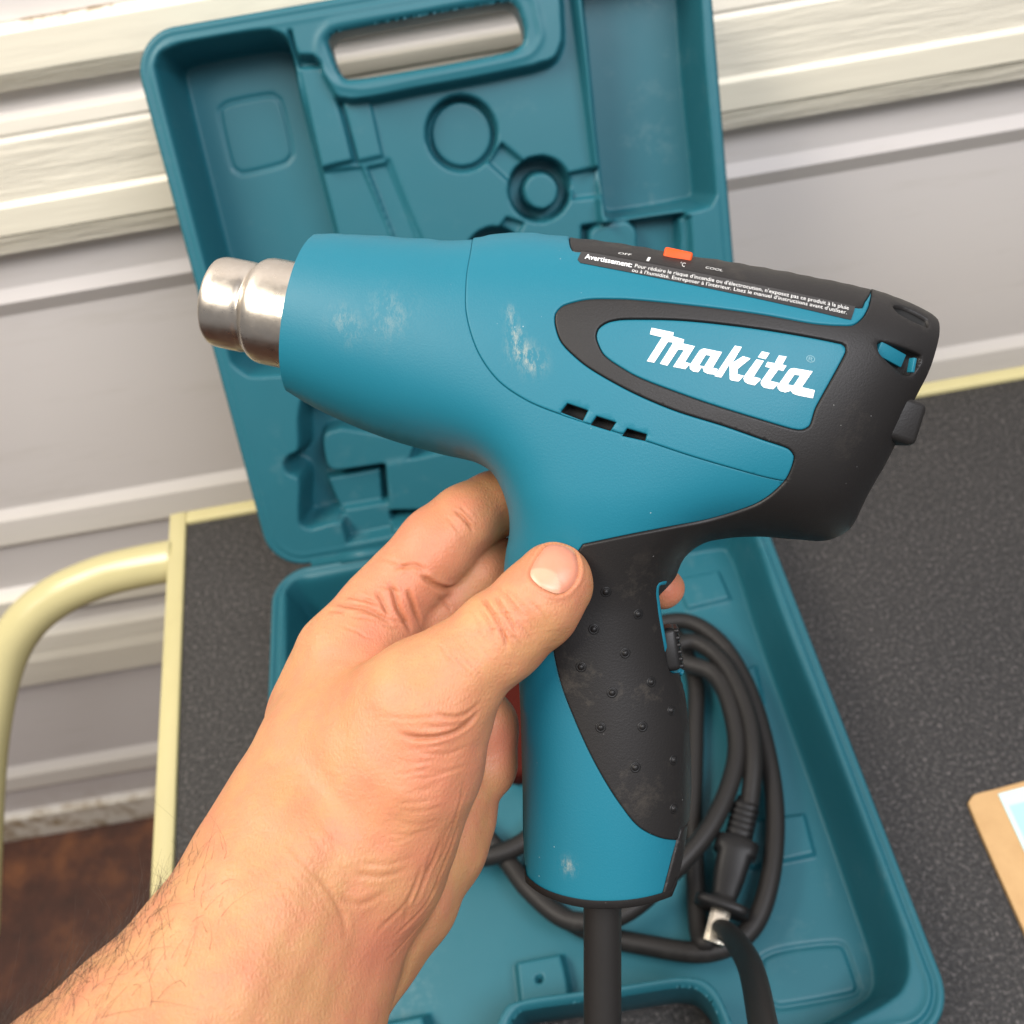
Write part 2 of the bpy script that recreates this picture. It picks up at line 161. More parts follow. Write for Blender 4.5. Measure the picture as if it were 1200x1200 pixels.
 (0.272983, 0.45, [(-63.2,-46.3,19.7),(-60.2,-46.6,19.4),(-57.2,-46.9,18.6),(-54.4,-47.7,17.7),(-51.6,-48.7,16.4)]),
 (0.286231, 0.45, [(-65.5,-48.7,21.9),(-62.7,-49.8,22.4),(-60,-50.7,22.2),(-57.4,-52.2,22),(-54.8,-53.1,21)]),
 (0.189624, 0.45, [(-66.3,-39.3,12.4),(-62.8,-39.9,14.5),(-59.9,-41.2,15.9),(-56.9,-41.4,15.9),(-54.2,-42.4,15.7)]),
 (0.235628, 0.45, [(-53.5,-48.3,17.5),(-52.2,-49.3,17),(-50.7,-49.7,16.1),(-49.4,-50.5,15.3),(-47.9,-50.6,14)])]
TINTS = [(6.2,-28.1,42.0,12,0.8), (-39.7,-23.2,8.9,20,0.8), (-46.2,-40.2,12.1,20,0.8), (-24.6,-85.0,55.9,24,0.65), (-42.0,-137.0,56.4,14,0.9), (-16.2,-90.8,-0.0,12,0.9), (-27.8,-8.7,1.6,8,0.5), (-54.4,-52.2,20.0,12,0.75), (-48.8,-44.4,13.8,12,0.7), (-61.6,-46.7,19.8,10,0.5), (-84.6,-114.3,78.6,4,0.5), (42.6,-39.1,-20.8,8,1), (-46.2,-79.9,59.3,6,0.2), (-30.1,-110.5,53.5,14,0.5), (-7.4,-43.6,48.1,7,0.5), (-24.1,-26.5,-2.9,9,0.6)]
NAIL = [(-0.75,-30.59,43.98),(-0.5,-27.7,41.45),(1.49,-24.01,38.11),(4.25,-21.57,33.98),(10.41,-22.64,32.44),(12.46,-25.57,36.47),(13.1,-29.03,38.91),(12.19,-32.22,40.79),(10.02,-34.62,42.71),(7.63,-35.51,44.47),(5.19,-34.95,45.44),(1.93,-33.22,45.55)]
NAIL_AXIS = [(0.22,-34.19,46.12),(11.27,-23.37,33.66)]
LID_SHAPES = [
  ('L', -14, 4, [(-82.4,347.3),(-80.3,333.4),(-72.1,331.6),(-68.8,327.7),(-69,317.4),(-65.6,308.4),(-54.6,303.6),(-5.5,303.4),(65.9,305.1),(78.3,307.6),(83.8,315.6),(87.5,348.6,1),(95.5,352.1,1),(94.5,215.7,1),(78.5,6.6,1),(-84.2,26.2,1),(-82.5,94,1),(-89.3,224.2,1)]),
  ('L', -46, 8, [(-169.5,341.6),(-164.8,348.6),(-153.1,352),(-93.6,351.4),(-85.2,346.7),(-82.5,335.7),(-83.1,317.1),(-79.6,224.2),(-76.5,144.9),(-82.2,138.1),(-161.4,143.4),(-169.6,153.2),(-170.3,172.8)]),
  ('G', 1.5, 1.2, [(-145.4,316.1),(-140.7,318.6),(-108.6,318.9),(-104.9,315.1),(-105.1,280.2),(-109.6,276.5),(-142.2,274.5),(-146.1,277.9)]),
  ('L', -9, 2.5, [(-83.1,327.9,1),(-70.2,326.9,1),(-62.3,306,1),(-61,269,1),(-82.2,267.7,1)]),
  ('G', 2.5, 1.6, [(-62.8,306.5),(-60.5,289.1),(-59.5,267.8),(-60,267.9),(-60.5,289.1)]),
  ('L', -11, 2, [(-60.2,303.8,1),(-43.1,303.1,1),(-42,268.6,1),(-58,268,1)]),
  ('L', -17, 2, [(-82.5,265.6,1),(-57,264.2,1),(-48.6,227.8,1),(-41.6,180.9,1),(-79,187.2,1),(-81.6,223.7,1)]),
  ('L', -18, 2, [(-53.8,263.1,1),(-40.5,263.7,1),(-29.2,207.7,1),(-23,177.8,1),(-35.8,179.9,1),(-45.1,216,1)]),
  ('G', 2.5, 1.4, [(-39.1,264.5),(-33.4,236.4),(-23.8,195.4),(-24.4,195.5),(-33.9,236.5)]),
  ('C', -29, 2.5, [(11.7,273.8,23.0)]),
  ('C', -23, 2, [(11.7,273.8,20.0)]),
  ('L', -20, 2, [(25.9,254,1),(36.7,264,1),(48.4,251.4,1),(37.4,240.2,1)]),
  ('L', -20, 2, [(78.7,238.4,1),(97.3,239.1,1),(96.1,220.7,1),(78.6,221.4,1)]),
  ('L', -20, 2, [(32.5,217.3,1),(43.3,211.6,1),(32.7,197.5,1),(19.3,205.4,1)]),
  ('C', -40, 2.5, [(57.4,231.4,20.5)]),
  ('C', -15, 2.5, [(58.0,230.2,12.0)]),
  ('C', -42, 3, [(20.0,192.2,20.0)]),
  ('C', -42, 3, [(-0.1,185.7,16.0)]),
  ('L', -28, 4, [(82.6,203,1),(150.3,200.8,1),(148.7,113.5,1),(72.1,126.6,1)]),
  ('L', -11, 3, [(86.3,199),(90.2,201.7),(114.2,201.1),(118.2,195.9),(114.2,152.2,1),(80.7,157.9,1)]),
  ('L', -10, 2, [(147.8,197.9,1),(153.1,198.2,1),(149.4,113.6,1),(142.8,114.8,1)]),
  ('L', -44, 8, [(98.2,356.4,1),(175.6,356.2,1),(173.2,296.7),(172.4,208.4),(167.8,202.1),(102,201.9),(95.7,206.8)]),
  ('L', -34, 7, [(-129.6,122.1),(-135,109.5),(-141.1,86.7),(-148.4,84.2),(-153,78),(-151.7,70.7),(-145.5,65.7),(-150.6,41.7),(-151.8,31.2),(-146.1,26.1),(-121.9,27.1),(-121.2,18.9),(-117.2,14.1),(-80.1,15.4,1),(27.7,15.9,1),(89.2,101.1,1),(-40.2,123.5,1)]),
  ('L', -13, 4, [(-121.9,92.5),(-108.2,95.2,1),(-56,76.3,1),(-63.6,63.3),(-69,61.7),(-121.6,63.2),(-125.2,67.2)]),
  ('L', -12, 4, [(-83.7,63.3,1),(-14,65.9,1),(87.6,73.7,1),(131.5,13.3,1),(27.4,6.4,1),(-88.3,26.1,1)]),
  ('L', -22, 3, [(-128.7,57.1,1),(-88.1,57.8,1),(-91.7,28.7,1),(-124,29.1,1)]),
  ('L', -14, 3, [(-120.9,33.4,1),(-86.3,33.2,1),(-87.3,12.8,1),(-120.4,12,1)]),
  ('H', 0, 0, [(-60.5,340),(-56.7,342.8),(2.4,344.2),(50.5,343.9),(55.7,343.1),(58.4,339.8),(61,325.9),(58.9,319.4),(53,316.5),(24,315.1),(-46.6,315.3),(-55,316.7),(-57.8,321.1)]),
  ('G', -0.8, 2.2, [(-61.9,314.8),(-67.5,323.6),(-68.3,334.4),(-65.5,341.8),(-58.3,347.4),(3.2,348.3),(56.6,348.6),(67.8,345),(70.1,332.2),(70.4,320.6),(62.8,313),(50.5,310.9),(-4.2,309.6),(-47.9,309.6)]),
]
BASE_SHAPES = [
  ('L', -45, 11, [(-169.6,-25.7),(-169.7,-19.6),(-162.9,-11.8),(-147.1,-11.3),(-64.8,-9.2),(100.4,-6.7),(157.2,-7.8),(165.8,-13),(169.6,-30.1),(168.8,-104.1),(169.9,-194.1),(169.9,-284.3),(169,-317.5),(164.7,-331.5),(157.4,-339.7),(145.8,-344.7),(108.9,-355.4),(64.6,-374.1),(-49.5,-375.4),(-163.3,-376.8,1)]),
  ('L', 0, 5, [(-63,-344.2,1),(-55.2,-321.9),(-45.6,-310.2),(-33.9,-308.7),(5,-309.7),(52.8,-311.3),(62.5,-314.6),(68.6,-320.5),(73.4,-338.7),(75.8,-364.8,1)]),
  ('H', 0, 0, [(-47.1,-346.6,1),(-42.6,-322.6),(-38.5,-318.7),(-29.7,-318),(3.3,-319),(48.4,-319.9),(56,-322.3),(60.7,-328.3),(63.3,-340),(61.4,-362.6,1)]),
  ('G', -1, 3, [(-52.2,-345.8),(-47.9,-321.4),(-39.8,-315.3),(4,-315.4),(51.6,-316.2),(61.5,-321.9),(68,-340.7),(66.8,-363.4)]),
  ('G', 2, 1.3, [(99.1,-304.2),(144.2,-302.1),(146.7,-303.5),(147.3,-326.1),(144.6,-328.3),(101.3,-328.6),(98.2,-326.4)]),
  ('L', -41, 2.5, [(109.6,-225,1),(149.1,-227,1),(147.2,-251.8,1),(107.7,-253.3,1)]),
  ('L', -41, 2.5, [(112.6,-39.1,1),(146.3,-38.3,1),(148.2,-63.5,1),(116.1,-66,1)]),
  ('L', -41, 2.5, [(127.8,-123.9,1),(150.1,-120.8,1),(147.1,-148.7,1),(126.4,-149.9,1)]),
  ('L', -33, 3, [(-39.4,-285.1,1),(-12.5,-284.8,1),(-11.2,-300.5,1),(-11.6,-311.5,1),(-40,-311.4,1)]),
  ('C', -40, 1.2, [(-27.2,-296.6,1.8)]),
  ('L', -30, 5, [(-130.6,-302.9,1),(-91.7,-301.9,1),(-84.3,-328.5,1),(-126.6,-330.4,1)]),
]
CORD = [(2,-366,184),(-2,-385,164),(6,-412,142),(36,-416,139),(58,-392,146),(66,-361,125),(73,-330,80),(78,-292,-15),(67,-293,-29),(72,-261,-37),(82,-215,-37),(96,-165,-37),(106,-122,-37),(96,-81,-37),(60,-78,-37),(21,-125,-37),(-6,-182,-37),(-20,-225,-37),(-17,-254,-35),(5,-275,-35),(37,-289,-33),(69,-298,-31),(95,-291,-29),(114,-266,-27),(129,-227,-27),(136,-183,-27),(136,-140,-27),(126,-103,-27),(104,-84,-27),(69,-93,-27),(30,-140,-25),(4,-195,-25),(-21,-219,-25),(-47,-226,-25),(-69,-220,-27),(-72,-206,-27),(-57,-202,-29),(-39,-225,-31),(-25,-250,-27),(-4,-271,-25),(26,-273,-21),(60,-255,-17),(90,-231,-15),(113,-196,-15),(119,-162,-15),(115,-135,-17),(98,-121,-19),(95,-110,-19),(110,-108,-19),(124,-130,-17),(128,-167,-15),(123,-198,-15),(113,-225,-19)]
PLUG = [(111.4,-224,-21),(76,-289.3,-21)]
CARD = [(251.9,-233.5),(256.3,-229.8),(272.2,-228.1),(364.7,-219.5,1),(313.4,-407.4,1),(249.9,-427.2,1)]
PAPER = [(271.3,-231.8,1),(367.6,-223.5,1),(307,-402.8,1),(268.6,-408.4,1)]
GUN_FRAME = ([[0.97845, 0.16952, -0.11793], [-0.20599, 0.76102, -0.61516], [-0.01453, 0.62619, 0.77954]], [0.01633, -0.22196, 0.30505])
CAM_FRAME = ([[0.98552, 0.16952, 0.00219], [-0.12949, 0.76102, -0.63567], [-0.10943, 0.62619, 0.77195]], [0.00357, -0.43592, 0.54991])
LID_TILT = 2.1141; CASE_LENGTH = 361.6
RED = [(-18.1,-101.7,-30),(-23,-173.7,-30)]
HANDLE = [(-285,83.5,-68),(-320.2,82.8,-68),(-353.9,80.5,-70),(-391.4,71.3,-75),(-421.3,55.2,-85),(-445.3,32.3,-105),(-461.5,-8,-130),(-473.4,-53.6,-160),(-477,-157.8,-200)]
NOZZLE_PROFILE = [(30,13.6),(3,13.8),(.6,14.0),(.1,14.3),(0,14.7),(.3,15.2),(1.0,15.6),(2.2,15.9),(4,16.0),(11.5,16.0),(13.2,15.8),(14.0,15.55),(14.6,15.6),(15.4,16.2),(16.6,17.5),(17.8,18.2),(19.5,18.6),(22,18.7),(40,18.7)]
ARM_AXIS = [(-109.8,-173.4,92),(-72.5,-117.6,46)]
HAIR_SIDE = (-0.80, 0.58, 0.12)

# ---------------- camera, light, exposure ----------------
scene = bpy.context.scene
for o in list(bpy.data.objects): bpy.data.objects.remove(o)
Rc, Cc = np.array(CAM_FRAME[0]), np.array(CAM_FRAME[1])
Rg, Og = np.array(GUN_FRAME[0]), np.array(GUN_FRAME[1])
cam = bpy.data.cameras.new('camera'); camo = bpy.data.objects.new('camera', cam); scene.collection.objects.link(camo)
m = Matrix.Identity(4)
for i in range(3):
    for j in range(3): m[i][j] = Rc[i, j]
    m[i][3] = Cc[i]
camo.matrix_world = m
cam.sensor_width = 36; cam.lens = 33.450; cam.clip_start = 0.01; cam.clip_end = 50
cam.dof.use_dof = True; cam.dof.focus_distance = 0.305; cam.dof.aperture_fstop = 13
scene.camera = camo
scene.view_settings.view_transform = 'Standard'; scene.view_settings.look = 'None'
scene.view_settings.exposure = 0.2; scene.view_settings.gamma = 1.0

world = bpy.data.worlds.new('World'); scene.world = world; world.use_nodes = True
bg = world.node_tree.nodes['Background']
bg.inputs[0].default_value = (0.97, 0.96, 1.0, 1); bg.inputs[1].default_value = 0.24

def area(name, loc, target, sx, sy, power, col):
    l = bpy.data.lights.new(name, 'AREA'); l.shape = 'RECTANGLE'; l.size = sx; l.size_y = sy; l.energy = power; l.color = col
    o = bpy.data.objects.new(name, l); scene.collection.objects.link(o)
    o.location = loc
    o.rotation_euler = (Vector(target) - Vector(loc)).to_track_quat('-Z', 'Y').to_euler()
    return o
area('ceiling_lamp', (-0.95, -0.25, 1.6), (0, 0.0, 0.1), 1.5, 0.5, 37, (1.0, 0.92, 0.81))
area('ceiling_lamp', (0.6, -0.85, 1.7), (0.1, 0.1, 0.1), 1.3, 0.6, 31, (0.95, 0.95, 1.0))

# ---------------- small helpers ----------------
COL = scene.collection
def node_mat(name, base, rough=0.5, metallic=0.0):
    m = bpy.data.materials.new(name); m.use_nodes = True
    b = m.node_tree.nodes['Principled BSDF']
    b.inputs['Base Color'].default_value = (*base, 1); b.inputs['Roughness'].default_value = rough; b.inputs['Metallic'].default_value = metallic
    return m, m.node_tree, b
def N(nt, t, **kw):
    n = nt.nodes.new(t)
    for k, v in kw.items():
        if hasattr(n, k): setattr(n, k, v)
    return n
def noise(nt, scale, detail=4, rough=0.6, vec=None):
    n = N(nt, 'ShaderNodeTexNoise'); n.inputs['Scale'].default_value = scale; n.inputs['Detail'].default_value = detail; n.inputs['Roughness'].default_value = rough
    if vec is not None: nt.links.new(vec, n.inputs['Vector'])
    return n.outputs['Fac']
def ramp(nt, fac, stops):
    r = N(nt, 'ShaderNodeValToRGB'); nt.links.new(fac, r.inputs['Fac'])
    e = r.color_ramp.elements
    while len(e) < len(stops): e.new(0.5)
    for q, (p, c) in zip(e, stops):
        q.position = p; q.color = (*c, 1) if len(c) == 3 else c
    return r.outputs['Color']
def mix(nt, fac, a, b):
    n = N(nt, 'ShaderNodeMix'); n.data_type = 'RGBA'
    for s, v in ((n.inputs[0], fac), (n.inputs[6], a), (n.inputs[7], b)):
        if hasattr(v, 'is_linked') or hasattr(v, 'links'): nt.links.new(v, s)
        elif isinstance(v, (int, float)): s.default_value = v
        else: s.default_value = (*v, 1)
    return n.outputs[2]
def bump(nt, b, h, strength, dist=0.001):
    n = N(nt, 'ShaderNodeBump'); n.inputs['Strength'].default_value = strength; n.inputs['Distance'].default_value = dist
    nt.links.new(h, n.inputs['Height'])
    if b.inputs['Normal'].is_linked:
        nt.links.new(b.inputs['Normal'].links[0].from_socket, n.inputs['Normal'])
    nt.links.new(n.outputs['Normal'], b.inputs['Normal'])
def objcoord(nt, scale=(1, 1, 1)):
    t = N(nt, 'ShaderNodeTexCoord'); mp = N(nt, 'ShaderNodeMapping'); mp.inputs['Scale'].default_value = scale
    nt.links.new(t.outputs['Object'], mp.inputs['Vector']); return mp.outputs['Vector']
def attr(nt, name):
    a = N(nt, 'ShaderNodeAttribute'); a.attribute_name = name; return a.outputs['Fac']

def mesh_obj(name, V, F, mat=None, parent=None, smooth=True, edges=()):
    me = bpy.data.meshes.new(name)
    me.from_pydata([tuple(map(float, v)) for v in V], list(edges), [tuple(int(i) for i in f) for f in F])
    if smooth: me.polygons.foreach_set('use_smooth', [True]*len(me.polygons))
    if mat is not None: me.materials.append(mat)
    me.update()
    o = bpy.data.objects.new(name, me); COL.objects.link(o)
    if parent is not None: o.parent = parent
    return o
def empty(name, label=None, cat=None, loc=(0, 0, 0), group=None):
    o = bpy.data.objects.new(name, None); COL.objects.link(o); o.location = loc; o.empty_display_size = 0.05
    if label: o['label'] = label
    if cat: o['category'] = cat
    if group: o['group'] = group
    return o
def box_mesh(name, lo, hi, mat, parent=None, bev=0.0, segs=2):
    bm = bmesh.new(); bmesh.ops.create_cube(bm, size=1)
    lo, hi = Vector(lo), Vector(hi)
    for v in bm.verts: v.co = Vector([(lo[i]+hi[i])/2 + v.co[i]*(hi[i]-lo[i]) for i in range(3)])
    if bev: bmesh.ops.bevel(bm, geom=bm.edges[:], offset=bev, segments=segs, profile=0.5, affect='EDGES')
    me = bpy.data.meshes.new(name); bm.to_mesh(me); bm.free()
    me.polygons.foreach_set('use_smooth', [bev > 0]*len(me.polygons))
    me.materials.append(mat)
    o = bpy.data.objects.new(name, me); COL.objects.link(o)
    if parent is not None: o.parent = parent
    return o
def tube_data(path, rad, seg=16, caps=True):
    """tube along path (N,3); rad number or list"""
    P = np.asarray(path, float); n = len(P); r = np.ones(n)*rad if np.isscalar(rad) else np.asarray(rad, float)
    Tn = np.gradient(P, axis=0); Tn /= np.linalg.norm(Tn, axis=1)[:, None] + 1e-12
    up = np.array([0, 0, 1.0]) if abs(Tn[0][2]) < 0.9 else np.array([1.0, 0, 0])
    V = []; F = []
    a = np.cross(Tn[0], up); a /= np.linalg.norm(a)
    for i in range(n):
        a = a - Tn[i]*(a @ Tn[i]); a /= np.linalg.norm(a); b = np.cross(Tn[i], a)
        for k in range(seg):
            t = 2*math.pi*k/seg; V.append(P[i] + r[i]*(a*math.cos(t) + b*math.sin(t)))
    for i in range(n-1):
        for k in range(seg):
            F.append((i*seg+k, i*seg+(k+1) % seg, (i+1)*seg+(k+1) % seg, (i+1)*seg+k))
    if caps:
        F.append(tuple(range(seg))[::-1]); F.append(tuple((n-1)*seg+k for k in range(seg)))
    return V, F
def spline3(pts, per=8):
    P = [np.array(p, float) for p in pts]; out = []
    for i in range(len(P)-1):
        p0 = P[max(i-1, 0)]; a = P[i]; b = P[i+1]; p3 = P[min(i+2, len(P)-1)]
        for j in range(per):
            t = j/per
            out.append(0.5*((2*a) + (b-p0)*t + (2*p0-5*a+4*b-p3)*t*t + (-p0+3*a-3*b+p3)*t**3))
    out.append(P[-1]); return np.array(out)

# ---------- numeric helpers (outlines, inflated bodies, distance fields) ----------
def spline(pts, step, closed=True):
    """Catmull-Rom through pts; a point with a third value 1 is a sharp corner."""
    P = [np.array(p[:2], float) for p in pts]
    K = [len(p) > 2 and p[2] == 1 for p in pts]
    n = len(P); out = []
    rng = range(n) if closed else range(n - 1)
    for i in rng:
        a, b = P[i], P[(i + 1) % n]
        p0 = P[(i - 1) % n] if (closed or i > 0) else a
        p3 = P[(i + 2) % n] if (closed or i + 2 < n) else b
        L = np.linalg.norm(b - a)
        if L < 1e-9: continue
        def tan(prev, c, nxt):
            d1 = np.linalg.norm(c - prev) + 1e-9; d2 = np.linalg.norm(nxt - c) + 1e-9
            return ((c - prev) / d1 * d2 + (nxt - c) / d2 * d1) / (d1 + d2) * min(L, 1.3*min(d1, d2))
        m0 = (b - a) if K[i] else tan(p0, a, b)
        m1 = (b - a) if K[(i + 1) % n] else tan(a, b, p3)
        k = max(1, int(round(L / step)))
        for j in range(k):
            t = j / k
            out.append((2*t**3-3*t*t+1)*a + (t**3-2*t*t+t)*m0 + (-2*t**3+3*t*t)*b + (t**3-t*t)*m1)
    if not closed: out.append(P[-1])
    return np.array(out)

def seg_dist(Q, A, B):
    """distance from the points Q to the nearest of the segments A-B"""
    Q = np.asarray(Q, float); out = np.full(len(Q), 1e9)
    AB = B - A; L2 = (AB**2).sum(1) + 1e-12
    for s in range(0, len(Q), 4000):
        q = Q[s:s+4000, None, :]
        t = np.clip(((q - A) * AB).sum(2) / L2, 0, 1)
        out[s:s+4000] = np.sqrt((((q - A) - t[..., None] * AB)**2).sum(2)).min(1)
    return out

def poly_dist(Q, poly, closed=True):
    if closed: return seg_dist(Q, poly, np.roll(poly, -1, 0))
    return seg_dist(Q, poly[:-1], poly[1:])

def inside(Q, poly):
    Q = np.asarray(Q, float); x, y = Q[:, 0], Q[:, 1]; c = np.zeros(len(Q), bool)
    j = len(poly) - 1
    for i in range(len(poly)):
        xi, yi = poly[i]; xj, yj = poly[j]
        if yi != yj:
            c ^= ((yi > y) != (yj > y)) & (x < (xj - xi) * (y - yi) / (yj - yi) + xi)
        j = i
    return c

def smooth01(t):
    t = np.clip(t, 0, 1); return t * t * (3 - 2 * t)

def cubic_sample(G, o, s, Q):
    """bicubic lookup of grid G (index [ix,iy]) with origin o and spacing s"""
    x = (Q[:, 0] - o[0]) / s; y = (Q[:, 1] - o[1]) / s
    ix = np.floor(x).astype(int); iy = np.floor(y).astype(int); fx = x - ix; fy = y - iy
    def w(t): return [(-t+2*t*t-t**3)/2, (2-5*t*t+3*t**3)/2, (t+4*t*t-3*t**3)/2, (t**3-t*t)/2]
    wx, wy = w(fx), w(fy); r = 0
    for a in range(4):
        for b in range(4):
            r = r + wx[a]*wy[b]*G[np.clip(ix+a-1, 0, G.shape[0]-1), np.clip(iy+b-1, 0, G.shape[1]-1)]
    return r

class Inflated:
    """a body blown up from its side outline: laplace(h^2) = -2, so a strip becomes a round bar"""
    def __init__(self, outline, s=1.5, zscale=None, cap=38.0):
        self.outline = outline; self.zscale = zscale; self.cap = cap; self.s = s
        self.o = outline.min(0) - 4*s
        n = np.ceil((outline.max(0) + 4*s - self.o) / s).astype(int) + 1
        X, Y = np.meshgrid(np.arange(n[0])*s + self.o[0], np.arange(n[1])*s + self.o[1], indexing='ij')
        Q = np.stack([X.ravel(), Y.ravel()], 1)
        ins = inside(Q, outline).reshape(n); D = poly_dist(Q, outline).reshape(n)
        f = np.where(ins, D * 30, 0.0)
        par = (np.add.outer(np.arange(n[0]), np.arange(n[1])) % 2)[1:-1, 1:-1]
        inn = ins[1:-1, 1:-1]
        for it in range(500):
            for c in (0, 1):
                av = (f[2:, 1:-1] + f[:-2, 1:-1] + f[1:-1, 2:] + f[1:-1, :-2] + 2*s*s) / 4
                m = inn & (par == c)
                f[1:-1, 1:-1][m] += 1.93 * (av[m] - f[1:-1, 1:-1][m])
            f[~ins] = 0
        f = np.maximum(f, 0)
        g = np.where(ins & (D > 1.2*s), f / np.maximum(D, 1e-6), np.nan)
        for it in range(10):
            bad = np.isnan(g)
            if not bad.any(): break
            P = np.pad(g, 1, constant_values=np.nan)
            nb = np.stack([P[2:, 1:-1], P[:-2, 1:-1], P[1:-1, 2:], P[1:-1, :-2]])
            cnt = (~np.isnan(nb)).sum(0); av = np.nansum(nb, 0) / np.maximum(cnt, 1)
            g = np.where(bad & (cnt > 0), av, g)
        self.g = np.nan_to_num(g); self.f = f
    def h(self, Q):
        Q = np.asarray(Q, float)
        D = poly_dist(Q, self.outline); D = np.where(inside(Q, self.outline), D, 0)
        a = D * cubic_sample(self.g, self.o, self.s, Q)
        b = cubic_sample(self.f, self.o, self.s, Q)
        t = smooth01((D - 3) / 4)
        h = np.sqrt(np.maximum(a*(1-t) + b*t, 0))
        if self.zscale is not None: h = h * self.zscale(Q)
        return h * (1 + (h / self.cap)**5)**(-0.2)
    def normal(self, Q):
        e = 0.25; h0 = self.h(Q)
        fu = (self.h(Q + [e, 0])**2 - self.h(Q - [e, 0])**2) / (4*e)
        fv = (self.h(Q + [0, e])**2 - self.h(Q - [0, e])**2) / (4*e)
        n = np.stack([-fu, -fv, h0], 1)
        return n / (np.linalg.norm(n, axis=1)[:, None] + 1e-9)

def smin(a, b, k):
    h = np.clip(0.5 + 0.5*(b - a)/k, 0, 1)
    return b*(1-h) + a*h - k*h*(1-h)

def cone_sdf(P, a, b, ra, rb):
    a = np.array(a, np.float32); b = np.array(b, np.float32); ab = b - a
    L2 = float((ab**2).sum()) + 1e-9
    t = np.clip(((P - a) @ ab) / L2, 0, 1)
    return np.sqrt((((P - a) - t[:, None]*ab)**2).sum(1)) - (ra + (rb - ra)*t)

def hand_sdf(P):
    tot = None
    for kjoin, chains in HAND:
        grp = None
        for kin, ch in chains:
            cs = None
            for (a, b) in zip(ch[:-1], ch[1:]):
                d = cone_sdf(P, a[:3], b[:3], a[3], b[3])
                cs = d if cs is None else smin(cs, d, 3.0)
            grp = cs if grp is None else smin(grp, cs, kin)
        tot = grp if tot is None else smin(tot, grp, kjoin)
    return tot


# ---------------- materials ----------------
def plastic(name, base, rough, dust=0.0, dustcol=(0.45, 0.42, 0.36), grain=0.15, speck=0.0, var=0.06, spec=0.5):
    m, nt, b = node_mat(name, base, rough)
    oc = objcoord(nt)
    col = mix(nt, noise(nt, 18, 3, 0.6, oc), tuple(c*(1-var) for c in base), tuple(min(1, c*(1+var)) for c in base))
    if speck:
        v = N(nt, 'ShaderNodeTexVoronoi'); v.inputs['Scale'].default_value = 210; nt.links.new(oc, v.inputs['Vector'])
        s = ramp(nt, v.outputs['Distance'], [(0.0, (1, 1, 1)), (0.05, (0, 0, 0))])
        s2 = ramp(nt, noise(nt, 25, 2, 0.5, oc), [(0.52, (0, 0, 0)), (0.66, (1, 1, 1))])
        mm = N(nt, 'ShaderNodeMath', operation='MULTIPLY'); nt.links.new(s, mm.inputs[0]); nt.links.new(s2, mm.inputs[1])
        m3 = N(nt, 'ShaderNodeMath', operation='MULTIPLY'); nt.links.new(mm.outputs[0], m3.inputs[0]); m3.inputs[1].default_value = speck
        col = mix(nt, m3.outputs[0], col, (0.75, 0.75, 0.72))
    if dust:
        d1 = ramp(nt, noise(nt, 55, 8, 0.75, oc), [(0.54, (0, 0, 0)), (0.72, (1, 1, 1))])
        d2 = ramp(nt, noise(nt, 9, 3, 0.5, oc), [(0.5, (0, 0, 0)), (0.68, (1, 1, 1))])
        mm = N(nt, 'ShaderNodeMath', operation='MULTIPLY'); nt.links.new(d1, mm.inputs[0]); nt.links.new(d2, mm.inputs[1])
        m3 = N(nt, 'ShaderNodeMath', operation='MULTIPLY'); nt.links.new(mm.outputs[0], m3.inputs[0]); m3.inputs[1].default_value = dust
        col = mix(nt, m3.outputs[0], col, dustcol)
    nt.links.new(col, b.inputs['Base Color'])
    rr = N(nt, 'ShaderNodeMapRange'); nt.links.new(noise(nt, 40, 4, 0.6, oc), rr.inputs[0]); rr.inputs[3].default_value = rough-0.06; rr.inputs[4].default_value = rough+0.1
    nt.links.new(rr.outputs[0], b.inputs['Roughness']); b.inputs['Specular IOR Level'].default_value = spec
    bump(nt, b, noise(nt, 1500, 2, 0.6, oc), grain, 0.0002)
    return m
M_teal = plastic('teal_shell', (0.008, 0.132, 0.188), 0.45, spec=0.28, dust=0.0, speck=0.7, grain=0.25)
# scuff marks on the shell: vertex attribute 'scuff' times streaky noise
def add_scuff(m, colr=(0.34, 0.34, 0.28)):
    nt = m.node_tree; b = nt.nodes['Principled BSDF']
    src = b.inputs['Base Color'].links[0].from_socket
    n = ramp(nt, noise(nt, 420, 6, 0.8, objcoord(nt, (1.0, 0.45, 1))), [(0.46, (0, 0, 0)), (0.64, (1, 1, 1))])
    mm = N(nt, 'ShaderNodeMath', operation='MULTIPLY'); nt.links.new(n, mm.inputs[0]); nt.links.new(attr(nt, 'scuff'), mm.inputs[1])
    nt.links.new(mix(nt, mm.outputs[0], src, colr), b.inputs['Base Color'])
add_scuff(M_teal)
M_rubber = plastic('dark_rubber', (0.013, 0.0118, 0.0112), 0.46, spec=0.3, dust=0.26, dustcol=(0.20, 0.17, 0.13), speck=0.35, grain=0.3)
M_black = plastic('black_plastic', (0.010, 0.0095, 0.0095), 0.42, grain=0.1, spec=0.3)
M_case = plastic('case_plastic', (0.015, 0.116, 0.150), 0.42, spec=0.35, dust=0.25, dustcol=(0.25, 0.33, 0.33), grain=0.2)
M_cord = plastic('cord_rubber', (0.016, 0.0145, 0.0135), 0.5, spec=0.3, dust=0.3, dustcol=(0.12, 0.11, 0.10))
M_vent_shade = node_mat('vent_shade', (0.004, 0.004, 0.004), 0.8)[0]  # near-black colour stands in for the darkness inside the vents
M_orange = plastic('orange_plastic', (0.62, 0.075, 0.01), 0.5, spec=0.25)
M_red = plastic('dark_red_plastic', (0.06, 0.008, 0.005), 0.8, spec=0.1)
M_cream = plastic('cream_paint', (0.55, 0.49, 0.25), 0.17, dust=0.2, dustcol=(0.4, 0.33, 0.2), grain=0.05)
